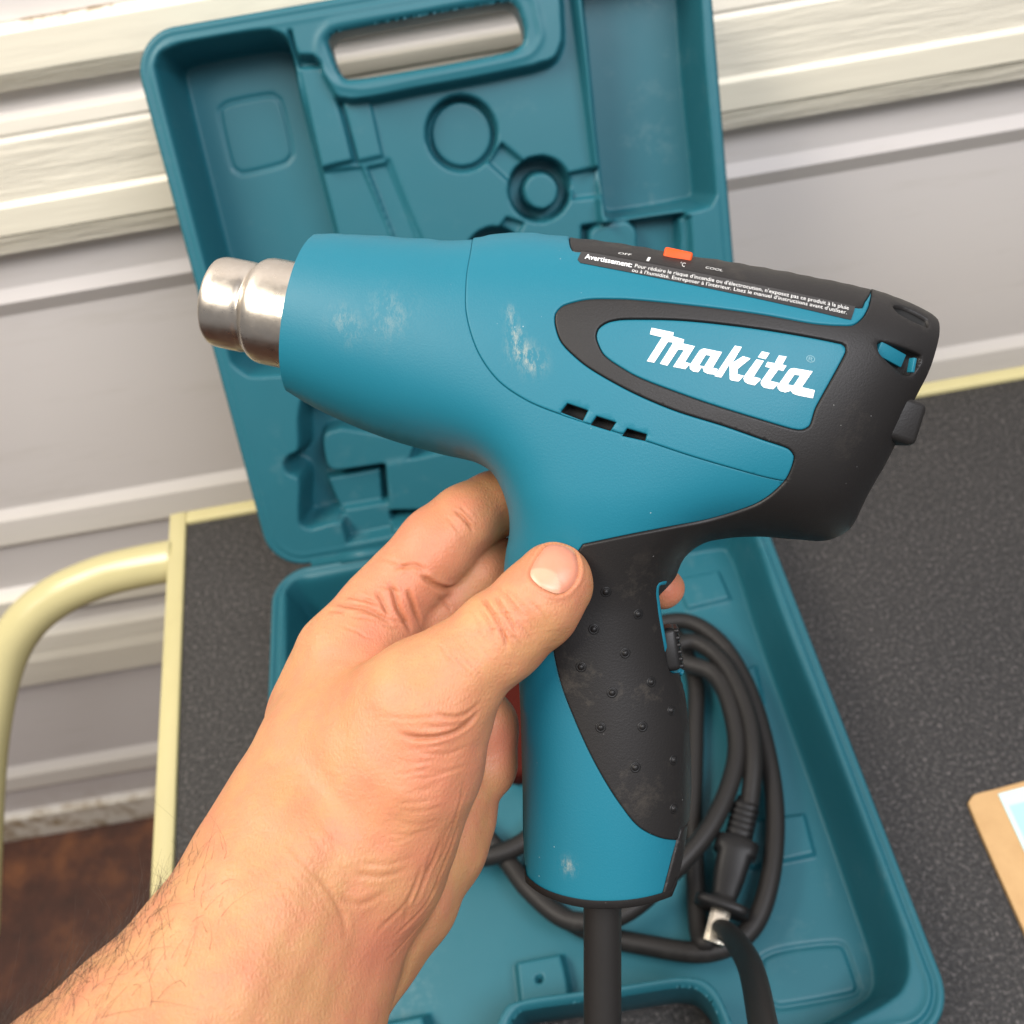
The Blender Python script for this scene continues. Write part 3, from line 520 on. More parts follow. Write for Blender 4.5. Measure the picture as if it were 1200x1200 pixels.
M_white = node_mat('white_print', (0.85, 0.86, 0.86), 0.45)[0]
M_print = node_mat('light_print', (0.62, 0.62, 0.60), 0.5)[0]
M_grey = node_mat('grey_print', (0.12, 0.28, 0.33), 0.5)[0]
M_label = node_mat('label_film', (0.022, 0.021, 0.021), 0.3)[0]
M_blade = node_mat('nickel', (0.72, 0.66, 0.55), 0.3, 1.0)[0]

def metal_nozzle():
    m, nt, b = node_mat('brushed_steel', (0.66, 0.60, 0.52), 0.25, 1.0)
    oc = objcoord(nt)
    c = mix(nt, noise(nt, 120, 5, 0.7, oc), (0.74, 0.69, 0.62), (0.50, 0.44, 0.36))
    nt.links.new(c, b.inputs['Base Color'])
    rr = N(nt, 'ShaderNodeMapRange'); nt.links.new(noise(nt, 200, 6, 0.7, oc), rr.inputs[0]); rr.inputs[3].default_value = 0.18; rr.inputs[4].default_value = 0.42
    nt.links.new(rr.outputs[0], b.inputs['Roughness'])
    bump(nt, b, noise(nt, 500, 4, 0.6, oc), 0.12, 0.0003)
    return m
M_steel = metal_nozzle()

def skin_mat():
    m, nt, b = node_mat('skin', (0.68, 0.40, 0.26), 0.46)
    oc = objcoord(nt)
    base = mix(nt, noise(nt, 22, 5, 0.65, oc), (0.545, 0.295, 0.134), (0.40, 0.184, 0.080))
    base = mix(nt, ramp(nt, noise(nt, 170, 4, 0.7, oc), [(0.45, (0, 0, 0)), (0.75, (0.35, 0.35, 0.35))]), base, (0.52, 0.21, 0.12))
    base = mix(nt, ramp(nt, noise(nt, 75, 4, 0.6, objcoord(nt, (1, 1, 1.3))), [(0.40, (0, 0, 0)), (0.66, (0.65, 0.65, 0.65))]), base, (0.50, 0.185, 0.105))
    base = mix(nt, ramp(nt, noise(nt, 1400, 2, 0.5, oc), [(0.60, (0, 0, 0)), (0.72, (0.30, 0.30, 0.30))]), base, (0.36, 0.14, 0.07))
    base = mix(nt, attr(nt, 'tint'), base, (0.52, 0.180, 0.105))  # skin redness, plus shade painted into the palm hollow and finger web
    base = mix(nt, attr(nt, 'crease'), base, (0.33, 0.11, 0.045))  # shade painted into the creases as a darker skin colour
    nt.links.new(base, b.inputs['Base Color'])
    b.inputs['Subsurface Weight'].default_value = 0.25
    b.inputs['Subsurface Radius'].default_value = (1.0, 0.35, 0.18); b.inputs['Subsurface Scale'].default_value = 0.004
    b.inputs['Specular IOR Level'].default_value = 0.32
    v = N(nt, 'ShaderNodeTexVoronoi'); v.feature = 'DISTANCE_TO_EDGE'; v.inputs['Scale'].default_value = 900
    wv = objcoord(nt, (1.0, 0.55, 0.8)); nt.links.new(wv, v.inputs['Vector'])
    bump(nt, b, v.outputs['Distance'], 0.45, 0.0004)
    bump(nt, b, noise(nt, 260, 6, 0.7, objcoord(nt, (0.5, 1.3, 1))), 0.32, 0.0009)
    bump(nt, b, noise(nt, 60, 3, 0.6, oc), 0.25, 0.002)
    return m
M_skin = skin_mat()
def nail_mat():
    m, nt, b = node_mat('nail', (0.76, 0.42, 0.33), 0.38)
    c = mix(nt, attr(nt, 'lunula'), (0.56, 0.225, 0.14), (0.64, 0.36, 0.24))
    c = mix(nt, attr(nt, 'tip'), c, (0.74, 0.44, 0.22))
    nt.links.new(c, b.inputs['Base Color']); b.inputs['Subsurface Weight'].default_value = 0.15; b.inputs['Subsurface Scale'].default_value = 0.002
    return m
M_nail = nail_mat()
M_hair = node_mat('hair', (0.035, 0.020, 0.012), 0.45)[0]

# ---------------- setting: door, floor, cart ----------------
FLOOR_Z = -0.90; DOOR_Y = 0.262
def floor_mat():
    m, nt, b = node_mat('stained_concrete', (0.07, 0.035, 0.02), 0.55); oc = objcoord(nt)
    c = ramp(nt, noise(nt, 7, 8, 0.7, oc), [(0.3, (0.020, 0.009, 0.006)), (0.50, (0.075, 0.025, 0.013)), (0.68, (0.21, 0.075, 0.025))])
    nt.links.new(c, b.inputs['Base Color']); bump(nt, b, noise(nt, 90, 6, 0.7, oc), 0.4, 0.003); return m
fl = mesh_obj('floor', [(-4, -4, FLOOR_Z), (4, -4, FLOOR_Z), (4, 3, FLOOR_Z), (-4, 3, FLOOR_Z)], [(0, 1, 2, 3)], floor_mat(), smooth=False)
fl['kind'] = 'structure'
def door_mat():
    m, nt, b = node_mat('cream_door_paint', (0.70, 0.66, 0.58), 0.45); oc = objcoord(nt)
    c = mix(nt, attr(nt, 'cream'), (0.74, 0.70, 0.67), (0.84, 0.79, 0.64))
    c = mix(nt, ramp(nt, noise(nt, 14, 6, 0.7, objcoord(nt, (0.4, 1, 2.5))), [(0.55, (0, 0, 0)), (0.8, (0.35, 0.35, 0.35))]), c, (0.50, 0.46, 0.38))
    g = N(nt, 'ShaderNodeMath', operation='MULTIPLY'); nt.links.new(attr(nt, 'grime'), g.inputs[0])
    nt.links.new(ramp(nt, noise(nt, 30, 6, 0.7, oc), [(0.45, (0, 0, 0)), (0.62, (1, 1, 1))]), g.inputs[1])
    c = mix(nt, g.outputs[0], c, (0.30, 0.20, 0.08))
    nt.links.new(c, b.inputs['Base Color'])
    n = noise(nt, 60, 5, 0.65, objcoord(nt, (0.12, 1, 1.6)))
    mm = N(nt, 'ShaderNodeMath', operation='MULTIPLY'); nt.links.new(n, mm.inputs[0]); nt.links.new(attr(nt, 'grain'), mm.inputs[1])
    bump(nt, b, mm.outputs[0], 0.7, 0.004)
    return m
M_door = door_mat()
door = empty('garage_door', 'cream sectional garage door with raised wood-grain rails behind the cart', 'garage door', (0, DOOR_Y, FLOOR_Z))
def px_door_z(py):   # heights read off the left edge of the photograph, on the door plane
    d = Rc @ np.array([(0-600)/DOORF, -(py-600)/DOORF, -1.0]); t = (DOOR_Y - Cc[1])/d[1]; return Cc[2] + t*d[2]
DOORF = cam.lens/36*1200
# profile rows: (z, y offset towards camera, cream, grain, grime)
def section(z, rows):
    V = []; F = []; A = []
    X = [-1.9, 1.9]
    for (dz, dy, cr, gr, gm) in rows:
        for x in X: V.append((x, -dy, z + dz - FLOOR_Z)); A.append((cr, gr, gm))
    for i in range(len(rows)-1): F.append((2*i, 2*i+1, 2*i+3, 2*i+2))
    n = len(V)   # back skin for real thickness
    V += [(X[0], 0.04, V[0][2]), (X[1], 0.04, V[0][2]), (X[0], 0.04, V[-1][2]), (X[1], 0.04, V[-1][2])]
    A += [(1, 0, 0)]*4; k = n - 2
    F += [(n+1, n, n+2, n+3), (n, n+1, 1, 0), (k, k+1, n+3, n+2)]
    o = mesh_obj('door_section', V, F, M_door, door, smooth=False)
    for j, nm in enumerate(('cream', 'grain', 'grime')):
        at = o.data.attributes.new(nm, 'FLOAT', 'POINT'); at.data.foreach_set('value', [a[j] for a in A])
    return o
Z = px_door_z
def rows_px(lst): return [(Z(y) if y > -300 else 1.45, dy, c, g, gm) for (y, dy, c, g, gm) in lst]
#           py(x=0) depth  cream grain grime
sec_top = [(-330, .004, 0, 0, 0), (22, .004, 0, 0, 0), (26, .003, .3, 0, 1), (30, .016, 1, .1, 0), (74, .018, 1, .2, 0), (76, .0185, 1, 1, 0), (100, .012, .8, 1, 0), (103, .000, .5, 0, 0)]
sec_mid = [(106, .000, .1, 0, 0), (132, .001, .1, .1, 0), (137, .009, .7, .2, 0), (150, .011, .7, .3, 0), (155, .010, .6, .3, 0), (160, .013, .9, .9, 0), (226, .015, .9, .9, 0), (231, .018, 1, .3, 0),
           (262, .019, 1, .1, 0), (264, .019, 1, 1, 0), (287, .015, .8, 1, 0), (291, .001, 0, 0, 0), (338, .002, 0, 0, 0), (352, .0065, 0, 0, 0), (366, .002, 0, 0, 0), (372, .000, 0, 0, 0),
           (596, .002, .1, 0, 0), (606, .008, .3, 0, 0), (632, .010, .5, 0, 0), (642, .002, .1, 0, 0), (690, .001, .1, 0, 0), (697, .014, .8, .1, 0), (715, .015, .8, .1, 0), (722, .004, .3, 0, 0)]
sec_low = [(724, .004, .3, 0, 0), (736, .006, .3, 0, 0), (745, .013, .7, .2, 0), (762, .015, .8, .4, 0), (770, .017, .8, .3, 0), (797, .016, .8, .3, 0), (803, .001, .1, 0, 0), (900, .001, .1, 0, 0), (908, .009, .4, 0, 0), (922, .010, .5, 0, 0), (930, .002, .1, 0, 0),
           (952, .002, .1, 0, .2), (956, .012, .7, .2, 1), (978, .013, .7, .3, 1), (984, .010, .5, .3, 1)]
for L in (sec_top, sec_mid, sec_low): section(0.0, rows_px(L))
FLOOR_Z2 = Z(985)

cart = empty('tool_cart', 'cream-framed rolling cart topped with a speckled black rubber mat, tubular push handle on its left', 'cart', (0, 0, -0.055))
TZ = 0.0  # table top in cart coordinates
# cart top outline (metres)
TL = (-0.2896, 0.1223); TR = (0.95, 0.1255); BR = (0.95, -0.75); BL = (-0.236, -0.75)
def mat_mat():
    m, nt, b = node_mat('speckled_rubber_mat', (0.018, 0.018, 0.02), 0.5); oc = objcoord(nt)
    f = ramp(nt, noise(nt, 380, 4, 0.8, oc), [(0.47, (0.016, 0.0155, 0.0155)), (0.58, (0.06, 0.056, 0.053)), (0.68, (0.24, 0.22, 0.21))])
    g = mix(nt, noise(nt, 5, 3, 0.6, oc), (0.62, 0.62, 0.62), (1.1, 1.06, 1.04))
    mu = N(nt, 'ShaderNodeMix'); mu.data_type = 'RGBA'; mu.blend_type = 'MULTIPLY'; mu.inputs[0].default_value = 1
    nt.links.new(f, mu.inputs[6]); nt.links.new(g, mu.inputs[7]); nt.links.new(mu.outputs[2], b.inputs['Base Color'])
    b.inputs['Roughness'].default_value = 0.45
    bump(nt, b, noise(nt, 330, 4, 0.7, oc), 0.9, 0.0016); return m
def inset(px_, w): return px_
e = 0.013
mat_o = mesh_obj('rubber_mat', [(TL[0]+e+.002, TL[1]-e, -0.004), (TR[0]-e, TR[1]-e, -0.004), (BR[0]-e, BR[1]+e, -0.004), (BL[0]+e, BL[1]+e, -0.004)] +
                 [(TL[0]+e+.002, TL[1]-e, 0.0), (TR[0]-e, TR[1]-e, 0.0), (BR[0]-e, BR[1]+e, 0.0), (BL[0]+e, BL[1]+e, 0.0)],
                 [(4, 7, 6, 5), (0, 1, 2, 3), (0, 4, 5, 1), (1, 5, 6, 2), (2, 6, 7, 3), (3, 7, 4, 0)], mat_mat(), cart, smooth=False)
def rail(a, b, w0, w1, zlo, zhi, name='frame_rail'):
    a = Vector((*a, 0)); b = Vector((*b, 0)); d = (b-a).normalized(); n = Vector((-d.y, d.x, 0))
    bm = bmesh.new(); vs = []
    for p in (a, b):
        for (o_, z) in ((w0, zlo), (w1, zlo), (w1, zhi), (w0, zhi)):
            vs.append(bm.verts.new(p + n*o_ + Vector((0, 0, z))))
    for f in ((0, 1, 2, 3), (7, 6, 5, 4), (0, 4, 5, 1), (1, 5, 6, 2), (2, 6, 7, 3), (3, 7, 4, 0)): bm.faces.new([vs[i] for i in f])
    bmesh.ops.recalc_face_normals(bm, faces=bm.faces[:]); bmesh.ops.bevel(bm, geom=bm.edges[:], offset=0.0015, segments=2, profile=0.5, affect='EDGES')
    me = bpy.data.meshes.new(name); bm.to_mesh(me); bm.free(); me.materials.append(M_cream)
    me.polygons.foreach_set('use_smooth', [True]*len(me.polygons))
    o = bpy.data.objects.new(name, me); COL.objects.link(o); o.parent = cart; return o
rail(TL, (TL[0]*0+BL[0], BL[1]), 0.0, e+.0015, -0.04, 0.003)
rail((TL[0]+e+.002, TL[1]), TR, -e+.0005, 0.0, -0.04, 0.0035)
rail((TR[0], TR[1]), (BR[0], BR[1]), -e, 0.0, -0.04, 0.003)
rail((BL[0]+e+.002, BL[1]), BR, 0.0, e, -0.04, 0.0028)
for (lx, ly) in ((-0.235, 0.09), (0.9, 0.09), (0.9, -0.70), (-0.19, -0.70)):
    box_mesh('leg', (lx-.015, ly-.015, FLOOR_Z+0.055), (lx+.015, ly+.015, -0.0405), M_cream, cart, 0.002)
box_mesh('shelf', (-0.22, -0.72, -0.62), (0.93, 0.10, -0.60), M_cream, cart, 0.003)
# push handle: tube leaves the left rail near the back corner, bends down along the left side
hp = spline3(HANDLE, 10)/1000.0
V, F = tube_data(hp - np.array([0, 0, -0.055]), 0.0180, 28)
mesh_obj('push_handle', V, F, M_cream, cart)

# ---------------- card at the right edge ----------------
def prism_from_outline(name, pts, z0, z1, mat, parent=None, bev=0.0):
    bm = bmesh.new(); P = spline(pts, 4.0)/1000
    top = [bm.verts.new((p[0], p[1], z1)) for p in P]; f = bm.faces.new(top)
    if f.normal.z < 0: f.normal_flip()
    r = bmesh.ops.extrude_face_region(bm, geom=[f]); 
    for v in [g for g in r['geom'] if isinstance(g, bmesh.types.BMVert)]: v.co.z = z0
    bmesh.ops.recalc_face_normals(bm, faces=bm.faces[:])
    if bev:
        es = [e_ for e_ in bm.edges if all(abs(v.co.z - z1) < 1e-6 for v in e_.verts) and len([q for q in e_.link_faces if len(q.verts) > 4]) == 1]
        bmesh.ops.bevel(bm, geom=es, offset=bev, segments=2, profile=0.5, affect='EDGES')
    me = bpy.data.meshes.new(name); bm.to_mesh(me); bm.free(); me.materials.append(mat)
    o = bpy.data.objects.new(name, me); COL.objects.link(o)
    if parent is not None: o.parent = parent
    return o
m_board, ntb, bb = node_mat('hardboard', (0.58, 0.35, 0.15), 0.55)
ntb.links.new(mix(ntb, noise(ntb, 70, 6, 0.7, objcoord(ntb)), (0.66, 0.42, 0.19), (0.50, 0.29, 0.115)), bb.inputs['Base Color'])
m_paper = node_mat('pale_blue_film', (0.42, 0.78, 0.84), 0.25)[0]; m_paper2 = node_mat('white_paper', (0.62, 0.88, 0.90), 0.3)[0]
card = prism_from_outline('clipboard', CARD, -0.055, -0.052, m_board, None, 0.0006)
card['label'] = 'tan hardboard clipboard with a pale blue sheet at the right edge of the mat'; card['category'] = 'clipboard'
card2 = prism_from_outline('blue_sheet', PAPER, -0.0519, -0.0513, m_paper2, card)
c = np.array([p[:2] for p in PAPER]); cc = c.mean(0)
pin = [(*(cc + (p - cc)*0.90), 1) for p in c]
card3 = prism_from_outline('sheet_print', pin, -0.0512, -0.0508, m_paper, card)

# ---------------- the case ----------------
case = empty('tool_case', 'open teal moulded plastic carrying case lying behind the heat gun', 'tool case', (0, 0, -0.055))
def case_half(name, LIPH, shapes, x0, x1, y0, y1, rad, depth, step=1.05):
    """moulded half: height field over the opening plane, outer skirt and back"""
    X = np.arange(x0, x1 + step*.5, step); Y = np.arange(y0, y1 + step*.5, step)
    gx, gy = np.meshgrid(X, Y, indexing='ij'); Q = np.stack([gx.ravel(), gy.ravel()], 1)
    cx, cy = (x0+x1)/2, (y0+y1)/2; hx, hy = (x1-x0)/2, (y1-y0)/2
    def sdr(q, ins=0.0):
        a = np.abs(q - [cx, cy]) - [hx - ins - rad, hy - ins - rad]
        return np.linalg.norm(np.maximum(a, 0), axis=1) + np.minimum(a.max(1), 0) - rad
    sd = sdr(Q)
    # pull the grid onto the rounded outline
    e_ = 0.05
    gr = np.stack([(sdr(Q+[e_, 0])-sd)/e_, (sdr(Q+[0, e_])-sd)/e_], 1)
    holes = [spline(s[3], 2.0) for s in shapes if s[0] == 'H']
    near = (sd > -step*.45) & (sd < step*1.05)
    Q[near] -= gr[near]*sd[near, None]; sd = sdr(Q)
    hs = np.full(len(Q), 1e3)
    for hpoly in holes:
        d = poly_dist(Q, hpoly); d = np.where(inside(Q, hpoly), -d, d)
        nn = (d < step*.45) & (d > -step*1.05)
        q2 = Q[nn]; a = np.roll(hpoly, -1, 0) - hpoly
        t = np.clip(((q2[:, None] - hpoly)*a).sum(2)/((a**2).sum(1)+1e-9), 0, 1); c_ = hpoly + t[..., None]*a
        k = np.linalg.norm(q2[:, None]-c_, axis=2).argmin(1); Q[nn] = c_[np.arange(len(q2)), k]; d[nn] = 0
        hs = np.minimum(hs, d)
    z = np.zeros(len(Q))
    for kind, lev, wid, pts in shapes:
        if kind == 'H': continue
        if kind == 'C': c_ = np.array(pts[0][:2]); d = np.linalg.norm(Q - c_, axis=1) - pts[0][2]
        else:
            P = spline(pts, 3.0); lo = P.min(0) - 12; hi = P.max(0) + 12
            sel = ((Q > lo) & (Q < hi)).all(1); d = np.full(len(Q), 50.0)
            dd = poly_dist(Q[sel], P); ii = inside(Q[sel], P); d[sel] = np.where(ii, -dd, dd)
        if kind == 'G': z -= lev*np.exp(-(d/wid)**2)
        else:
            mk = smooth01((0.5 if wid < 5 else 0.0) - d/wid); z = z*(1-mk) + lev*mk
    # double lip of the rim and rolled outer edge
    z += LIPH*(1.3*np.exp(-((sd+8.3)/1.5)**2) - 2.2*np.exp(-((sd+5.3)/1.1)**2))
    z -= 3.0*(1 - np.sqrt(np.clip(1 - np.clip((sd+3.0)/3.0, 0, 1)**2, 0, 1)))
    z -= 2.9*np.clip(1 - hs/3.2, 0, 1)**2
    nx, ny = len(X), len(Y)
    idx = np.arange(nx*ny).reshape(nx, ny)
    quads = np.stack([idx[:-1, :-1], idx[1:, :-1], idx[1:, 1:], idx[:-1, 1:]], -1).reshape(-1, 4)
    good = (sd <= 0.02) & (hs > -0.02); g4 = good[quads]; three = g4.sum(1) == 3
    tris = np.array([q[g_] for q, g_ in zip(quads[three], g4[three])]).reshape(-1, 3)
    quads = quads[g4.all(1)]
    V = np.column_stack([Q, z])
    used = np.zeros(len(V), bool); used[quads.ravel()] = True; used[tris.ravel()] = True
    re = np.cumsum(used) - 1
    F = [tuple(re[list(q)]) for q in quads] + [tuple(re[list(q)]) for q in tris]; V = V[used]
    # side walls and the walls of the handle opening
    cor = []
    for (sx, sy, a0) in ((1, 1, 0), (-1, 1, 90), (-1, -1, 180), (1, -1, 270)):
        for k in range(13):
            a = math.radians(a0 + 90*k/12); cor.append((cx + sx*(hx-rad) + rad*math.cos(a), cy + sy*(hy-rad) + rad*math.sin(a)))
    OL = spline([(*c_, ) for c_ in cor], 4.0)
    for loop, sgn in [(OL, 1)] + [(h_, -1) for h_ in holes]:
        c0 = loop.mean(0); t_ = np.roll(loop, -1, 0) - np.roll(loop, 1, 0); n_ = np.stack([t_[:, 1], -t_[:, 0]], 1); n_ /= np.linalg.norm(n_, axis=1)[:, None]
        if (n_*(loop-c0)).sum() < 0: n_ = -n_
        prof = [(0.0, -2.7), (0.15, -5.0), (-1.2, -depth*.55), (-4.0, -depth+2), (-5.5, -depth)]
        b0 = len(V); m_ = len(loop)
        rows_ = [np.column_stack([loop + n_*(o_ if sgn > 0 else -o_*0.5), np.full(m_, z_)]) for o_, z_ in prof]
        V = np.vstack([V] + rows_)
        for r_ in range(len(prof)-1):
            for k in range(m_): F.append((b0+r_*m_+k, b0+r_*m_+(k+1) % m_, b0+(r_+1)*m_+(k+1) % m_, b0+(r_+1)*m_+k))
    return mesh_obj(name, V/1000.0, F, M_case), (x0, x1, y0, y1)
lid, _ = case_half('case_lid', 0.25, LID_SHAPES, -180, 180, 0, CASE_LENGTH, 28, 52)
lid.parent = case; lid.location = (0, 0, 0.055)
lid.rotation_euler = (math.pi - LID_TILT, 0, 0)
base, _ = case_half('case_base', 1.0, BASE_SHAPES, -180, 180, -CASE_LENGTH, 0, 28, 50)
base.parent = case; base.location = (0, 0, 0.055)
bp = box_mesh('back_panel', (-0.166, 0.014, -0.0515), (0.166, CASE_LENGTH/1000-.095, -0.0485), M_case, lid, 0.001)
bp = box_mesh('bottom_panel', (-0.166, -CASE_LENGTH/1000+.085, -0.0495), (0.166, -0.014, -0.0465), M_case, base, 0.001)
V, F = tube_data([(-0.150, 0.0008, 0.0545), (0.150, 0.0008, 0.0545)], 0.0035, 16)
mesh_obj('hinge_bar', V, F, M_case, case)
for hx_ in (-0.11, 0.0, 0.11):
    V, F = tube_data([(hx_-.018, 0.0008, 0.0545), (hx_+.018, 0.0008, 0.0545)], 0.0048, 16); mesh_obj('hinge_knuckle', V, F, M_case, case)

redbox = box_mesh('plastic_piece', (-0.020, -0.075, -0.010), (0.018, 0.002, 0.010), M_red, None, 0.004)
rc = np.array(RED).mean(0)/1000
redbox.location = (rc[0]+0.012, rc[1]+0.035, -0.034)
redbox['label'] = 'small dark red plastic piece in the case, glimpsed between the fingers and the grip'; redbox['category'] = 'plastic piece'

# ---------------- the heat gun ----------------
Mg = Matrix.Identity(4)
for i in range(3):
    for j in range(3): Mg[i][j] = Rg[i, j]
    Mg[i][3] = Og[i]
gun = empty('heat_gun', 'teal and black heat gun with a steel nozzle, held up in the hand', 'heat gun')
gun.matrix_world = Mg
def zscale(Q): return 1 - 0.2*smooth01((-5 - Q[:, 1])/40)
EXT = spline(BODY_OUTLINE, 2.0); SIL = spline(OUTLINE, 1.2)
BODY = Inflated(EXT, 1.5, zscale, 39.0)
R_motor, R_over, R_logo, R_strip = [spline(x, 1.2) for x in (MOTOR, OVER, LOGO, STRIP)]
R_vents = [spline(v, 0.7) for v in VENTS]; R_slot = spline(REAR_SLOT, 0.8); R_notch = spline(REAR_NOTCH, 0.8); R_foot = spline(FOOT_STRIP, 1.0)
LIP = spline(TRIGGER_LIP, 0.8, False)
CURVES = [R_motor, R_over, R_logo, R_strip, R_foot] + R_vents + [R_slot, R_notch]

def region_of(Q):
    """0 barrel/handle shell, 1 motor housing, 2 rubber, 3 logo panel, 4 control strip, 5 openings"""
    r = np.zeros(len(Q), int)
    r[inside(Q, R_motor)] = 1
    ov = inside(Q, R_over); r[ov] = 2
    r[inside(Q, R_logo)] = 3
    r[inside(Q, R_strip)] = 4
    r[inside(Q, R_foot)] = 6
    for v in R_vents + [R_slot, R_notch]: r[inside(Q, v)] = 5
    return r
def build_gun_body():
    pts = []; tag = []
    loops = []
    def add_loop(P):
        s = len(pts); pts.extend(P); loops.extend([(s+i, s+(i+1) % len(P)) for i in range(len(P))])
    add_loop(SIL)
    for c_ in CURVES: add_loop(c_)
    cuts = SIL
    # rows following the outline of the inflated body and every seam
    extra = []
    def rows(P, ds):
        t = np.roll(P, -1, 0) - np.roll(P, 1, 0); t /= np.linalg.norm(t, axis=1)[:, None] + 1e-9
        n = np.stack([-t[:, 1], t[:, 0]], 1)
        for d in ds:
            for s in (1, -1):
                q = P + n*d*s
                keep = poly_dist(q, P) > abs(d)*0.92
                extra.append(q[keep])
    rows(SIL, [0.06, 0.25, 0.6, 1.1, 1.8, 2.7, 3.8])
    for c_ in (R_motor, R_over, R_logo, R_strip): rows(c_, [0.18, 0.42, 0.8])
    rows(R_foot, [0.2, 0.5])
    for c_ in R_vents + [R_slot, R_notch]: rows(c_, [0.15, 0.5])
    E = np.vstack(extra)
    lo, hi = SIL.min(0), SIL.max(0); st = 1.7
    gx, gy = np.meshgrid(np.arange(lo[0], hi[0], st), np.arange(lo[1], hi[1], st*.87), indexing='ij')
    gx = gx + (np.arange(gx.shape[1]) % 2)*st/2
    G = np.stack([gx.ravel(), gy.ravel()], 1); G = G[inside(G, SIL)]
    allc = np.vstack([SIL] + CURVES)
    A_ = np.vstack([c_ for c_ in [SIL] + CURVES]); B_ = np.vstack([np.roll(c_, -1, 0) for c_ in [SIL] + CURVES])
    G = G[(seg_dist(G, A_, B_) > 1.1) & (poly_dist(G, SIL) > 4.6)]
    E = E[inside(E, SIL)]
    E = E[seg_dist(E, A_, B_) > 0.05]
    # thin out points that crowd each other
    key = {}
    keepE = []
    for i, p in enumerate(E):
        k = (int(p[0]/0.16), int(p[1]/0.16))
        if k in key: continue
        key[k] = 1; keepE.append(i)
    E = E[keepE]
    allp = [Vector((float(p[0]), float(p[1]))) for p in list(pts) + list(E) + list(G)]
    vs, es, fs, ov, oe, of = delaunay_2d_cdt(allp, loops, [], 0, 1e-4, False)
    Q = np.array([(v.x, v.y) for v in vs]); T_ = np.array([f for f in fs if len(f) == 3])
    c_ = Q[T_].mean(1); keep = inside(c_, SIL); T_ = T_[keep]; c_ = c_[keep]
    a = Q[T_[:, 1]] - Q[T_[:, 0]]; b = Q[T_[:, 2]] - Q[T_[:, 0]]; flip = (a[:, 0]*b[:, 1] - a[:, 1]*b[:, 0]) < 0
    T_[flip] = T_[flip][:, ::-1]
    # thickness: a vertex on the outline gets exactly the silhouette
    h = BODY.h(Q); n = BODY.normal(Q)
    reg = region_of(c_)
    em = {}
    for ti, t in enumerate(T_):
        for k in range(3):
            e_ = (min(t[k], t[(k+1) % 3]), max(t[k], t[(k+1) % 3])); em.setdefault(e_, []).append(reg[ti])
    se = np.array([e_ for e_, r_ in em.items() if len(r_) == 2 and r_[0] != r_[1]])
    dS = seg_dist(Q, Q[se[:, 0]], Q[se[:, 1]])
    return Q, T_, h, n, dS, reg
Q, TRI, H_, NRM, DSEAM, REG = build_gun_body(); TRIC = Q[TRI].mean(1)
ANCH = np.array([p[:2] for p in DUST])
scf = np.zeros(len(Q))
for (a, b, wdt, s) in ((0, 1, 1.5, .45), (1, 2, 2.2, .8), (2, 3, 3.2, .75), (4, 5, 4.5, .26), (6, 6, 7.0, .24), (7, 7, 2.2, .75)):
    d = seg_dist(Q, ANCH[[a]], ANCH[[b]] + 1e-6); scf = np.maximum(scf, s*np.exp(-(d/wdt)**2))
def region_mesh(name, ids, off, edge, mat, groove=0.35, sides=(1, -1)):
    sel = np.isin(REG, ids); T_ = TRI[sel]
    u = np.unique(T_); mp = -np.ones(len(Q), int); mp[u] = np.arange(len(u)); T_ = mp[T_]
    q = Q[u]; d = DSEAM[u]
    o_ = np.where(d < groove, off - (off - edge)*(1 - np.sqrt(np.clip(1 - (1 - d/groove)**2, 0, 1))), off)
    rim = poly_dist(q, SIL) < 1e-3; fullrim = BODY.h(q) < 0.8
    P = np.column_stack([q, H_[u]]) + NRM[u]*o_[:, None]
    M_ = P*[1, 1, -1]
    atrim = (poly_dist(q, EXT) < 0.35) & rim
    P[atrim, 2] = 0; 
    n = len(P); mp2 = np.arange(n) + n; mp2[atrim] = np.arange(n)[atrim]
    V = np.vstack([P, M_]); F = np.vstack([T_, mp2[T_][:, ::-1]])
    if sides == (1,): V, F = P, T_
    if sides == (-1,): V, F = M_, T_[:, ::-1]
    if len(sides) == 2:      # close the halves where the outline is cut straight
        cnt_ = {}
        for t in T_:
            for k in range(3): cnt_[(t[k], t[(k+1) % 3])] = 1
        onrim = (poly_dist(q, SIL) < 1e-3) & ~atrim; mouth = seg_dist(q, np.array([OUTLINE[-1][:2]]), np.array([OUTLINE[0][:2]])) < 0.3
        bd = [(a, b) for (a, b) in cnt_ if (b, a) not in cnt_ and (onrim[a] or onrim[b]) and rim[a] and rim[b] and not (mouth[a] and mouth[b])]
        if bd:
            bs = len(V); Vx = []; Fx = []
            for a, b in bd:
                Vx += [P[a], P[b], M_[b], M_[a]]; k = bs + len(Vx) - 4; Fx.append((k, k+3, k+2, k+1))
            V = np.vstack([V, Vx]); F = [tuple(t) for t in F] + Fx
    if isinstance(F, list): F = [t for t in F if len(set(t)) == len(t)]
    else: F = F[(F[:, 0] != F[:, 1]) & (F[:, 1] != F[:, 2]) & (F[:, 0] != F[:, 2])]
    o = mesh_obj(name, V/1000.0, F, mat, gun)
    at = o.data.attributes.new('scuff', 'FLOAT', 'POINT'); at.data.foreach_set('value', np.concatenate([scf[u], np.zeros(len(V))])[:len(V)])
    return o
region_mesh('front_shell', [0], 0.0, -0.3, M_teal, 0.28)
region_mesh('motor_housing', [1], 0.5, -0.3, M_teal, 0.38)
region_mesh('rubber_grip', [2], 0.6, -0.5, M_rubber, 0.45)
region_mesh('name_panel', [3], 0.15, -0.5, M_teal)
region_mesh('control_strip', [4], 0.35, -0.5, M_rubber, 0.4)
region_mesh('foot_strip', [6], 0.4, -0.5, M_rubber, 0.4)
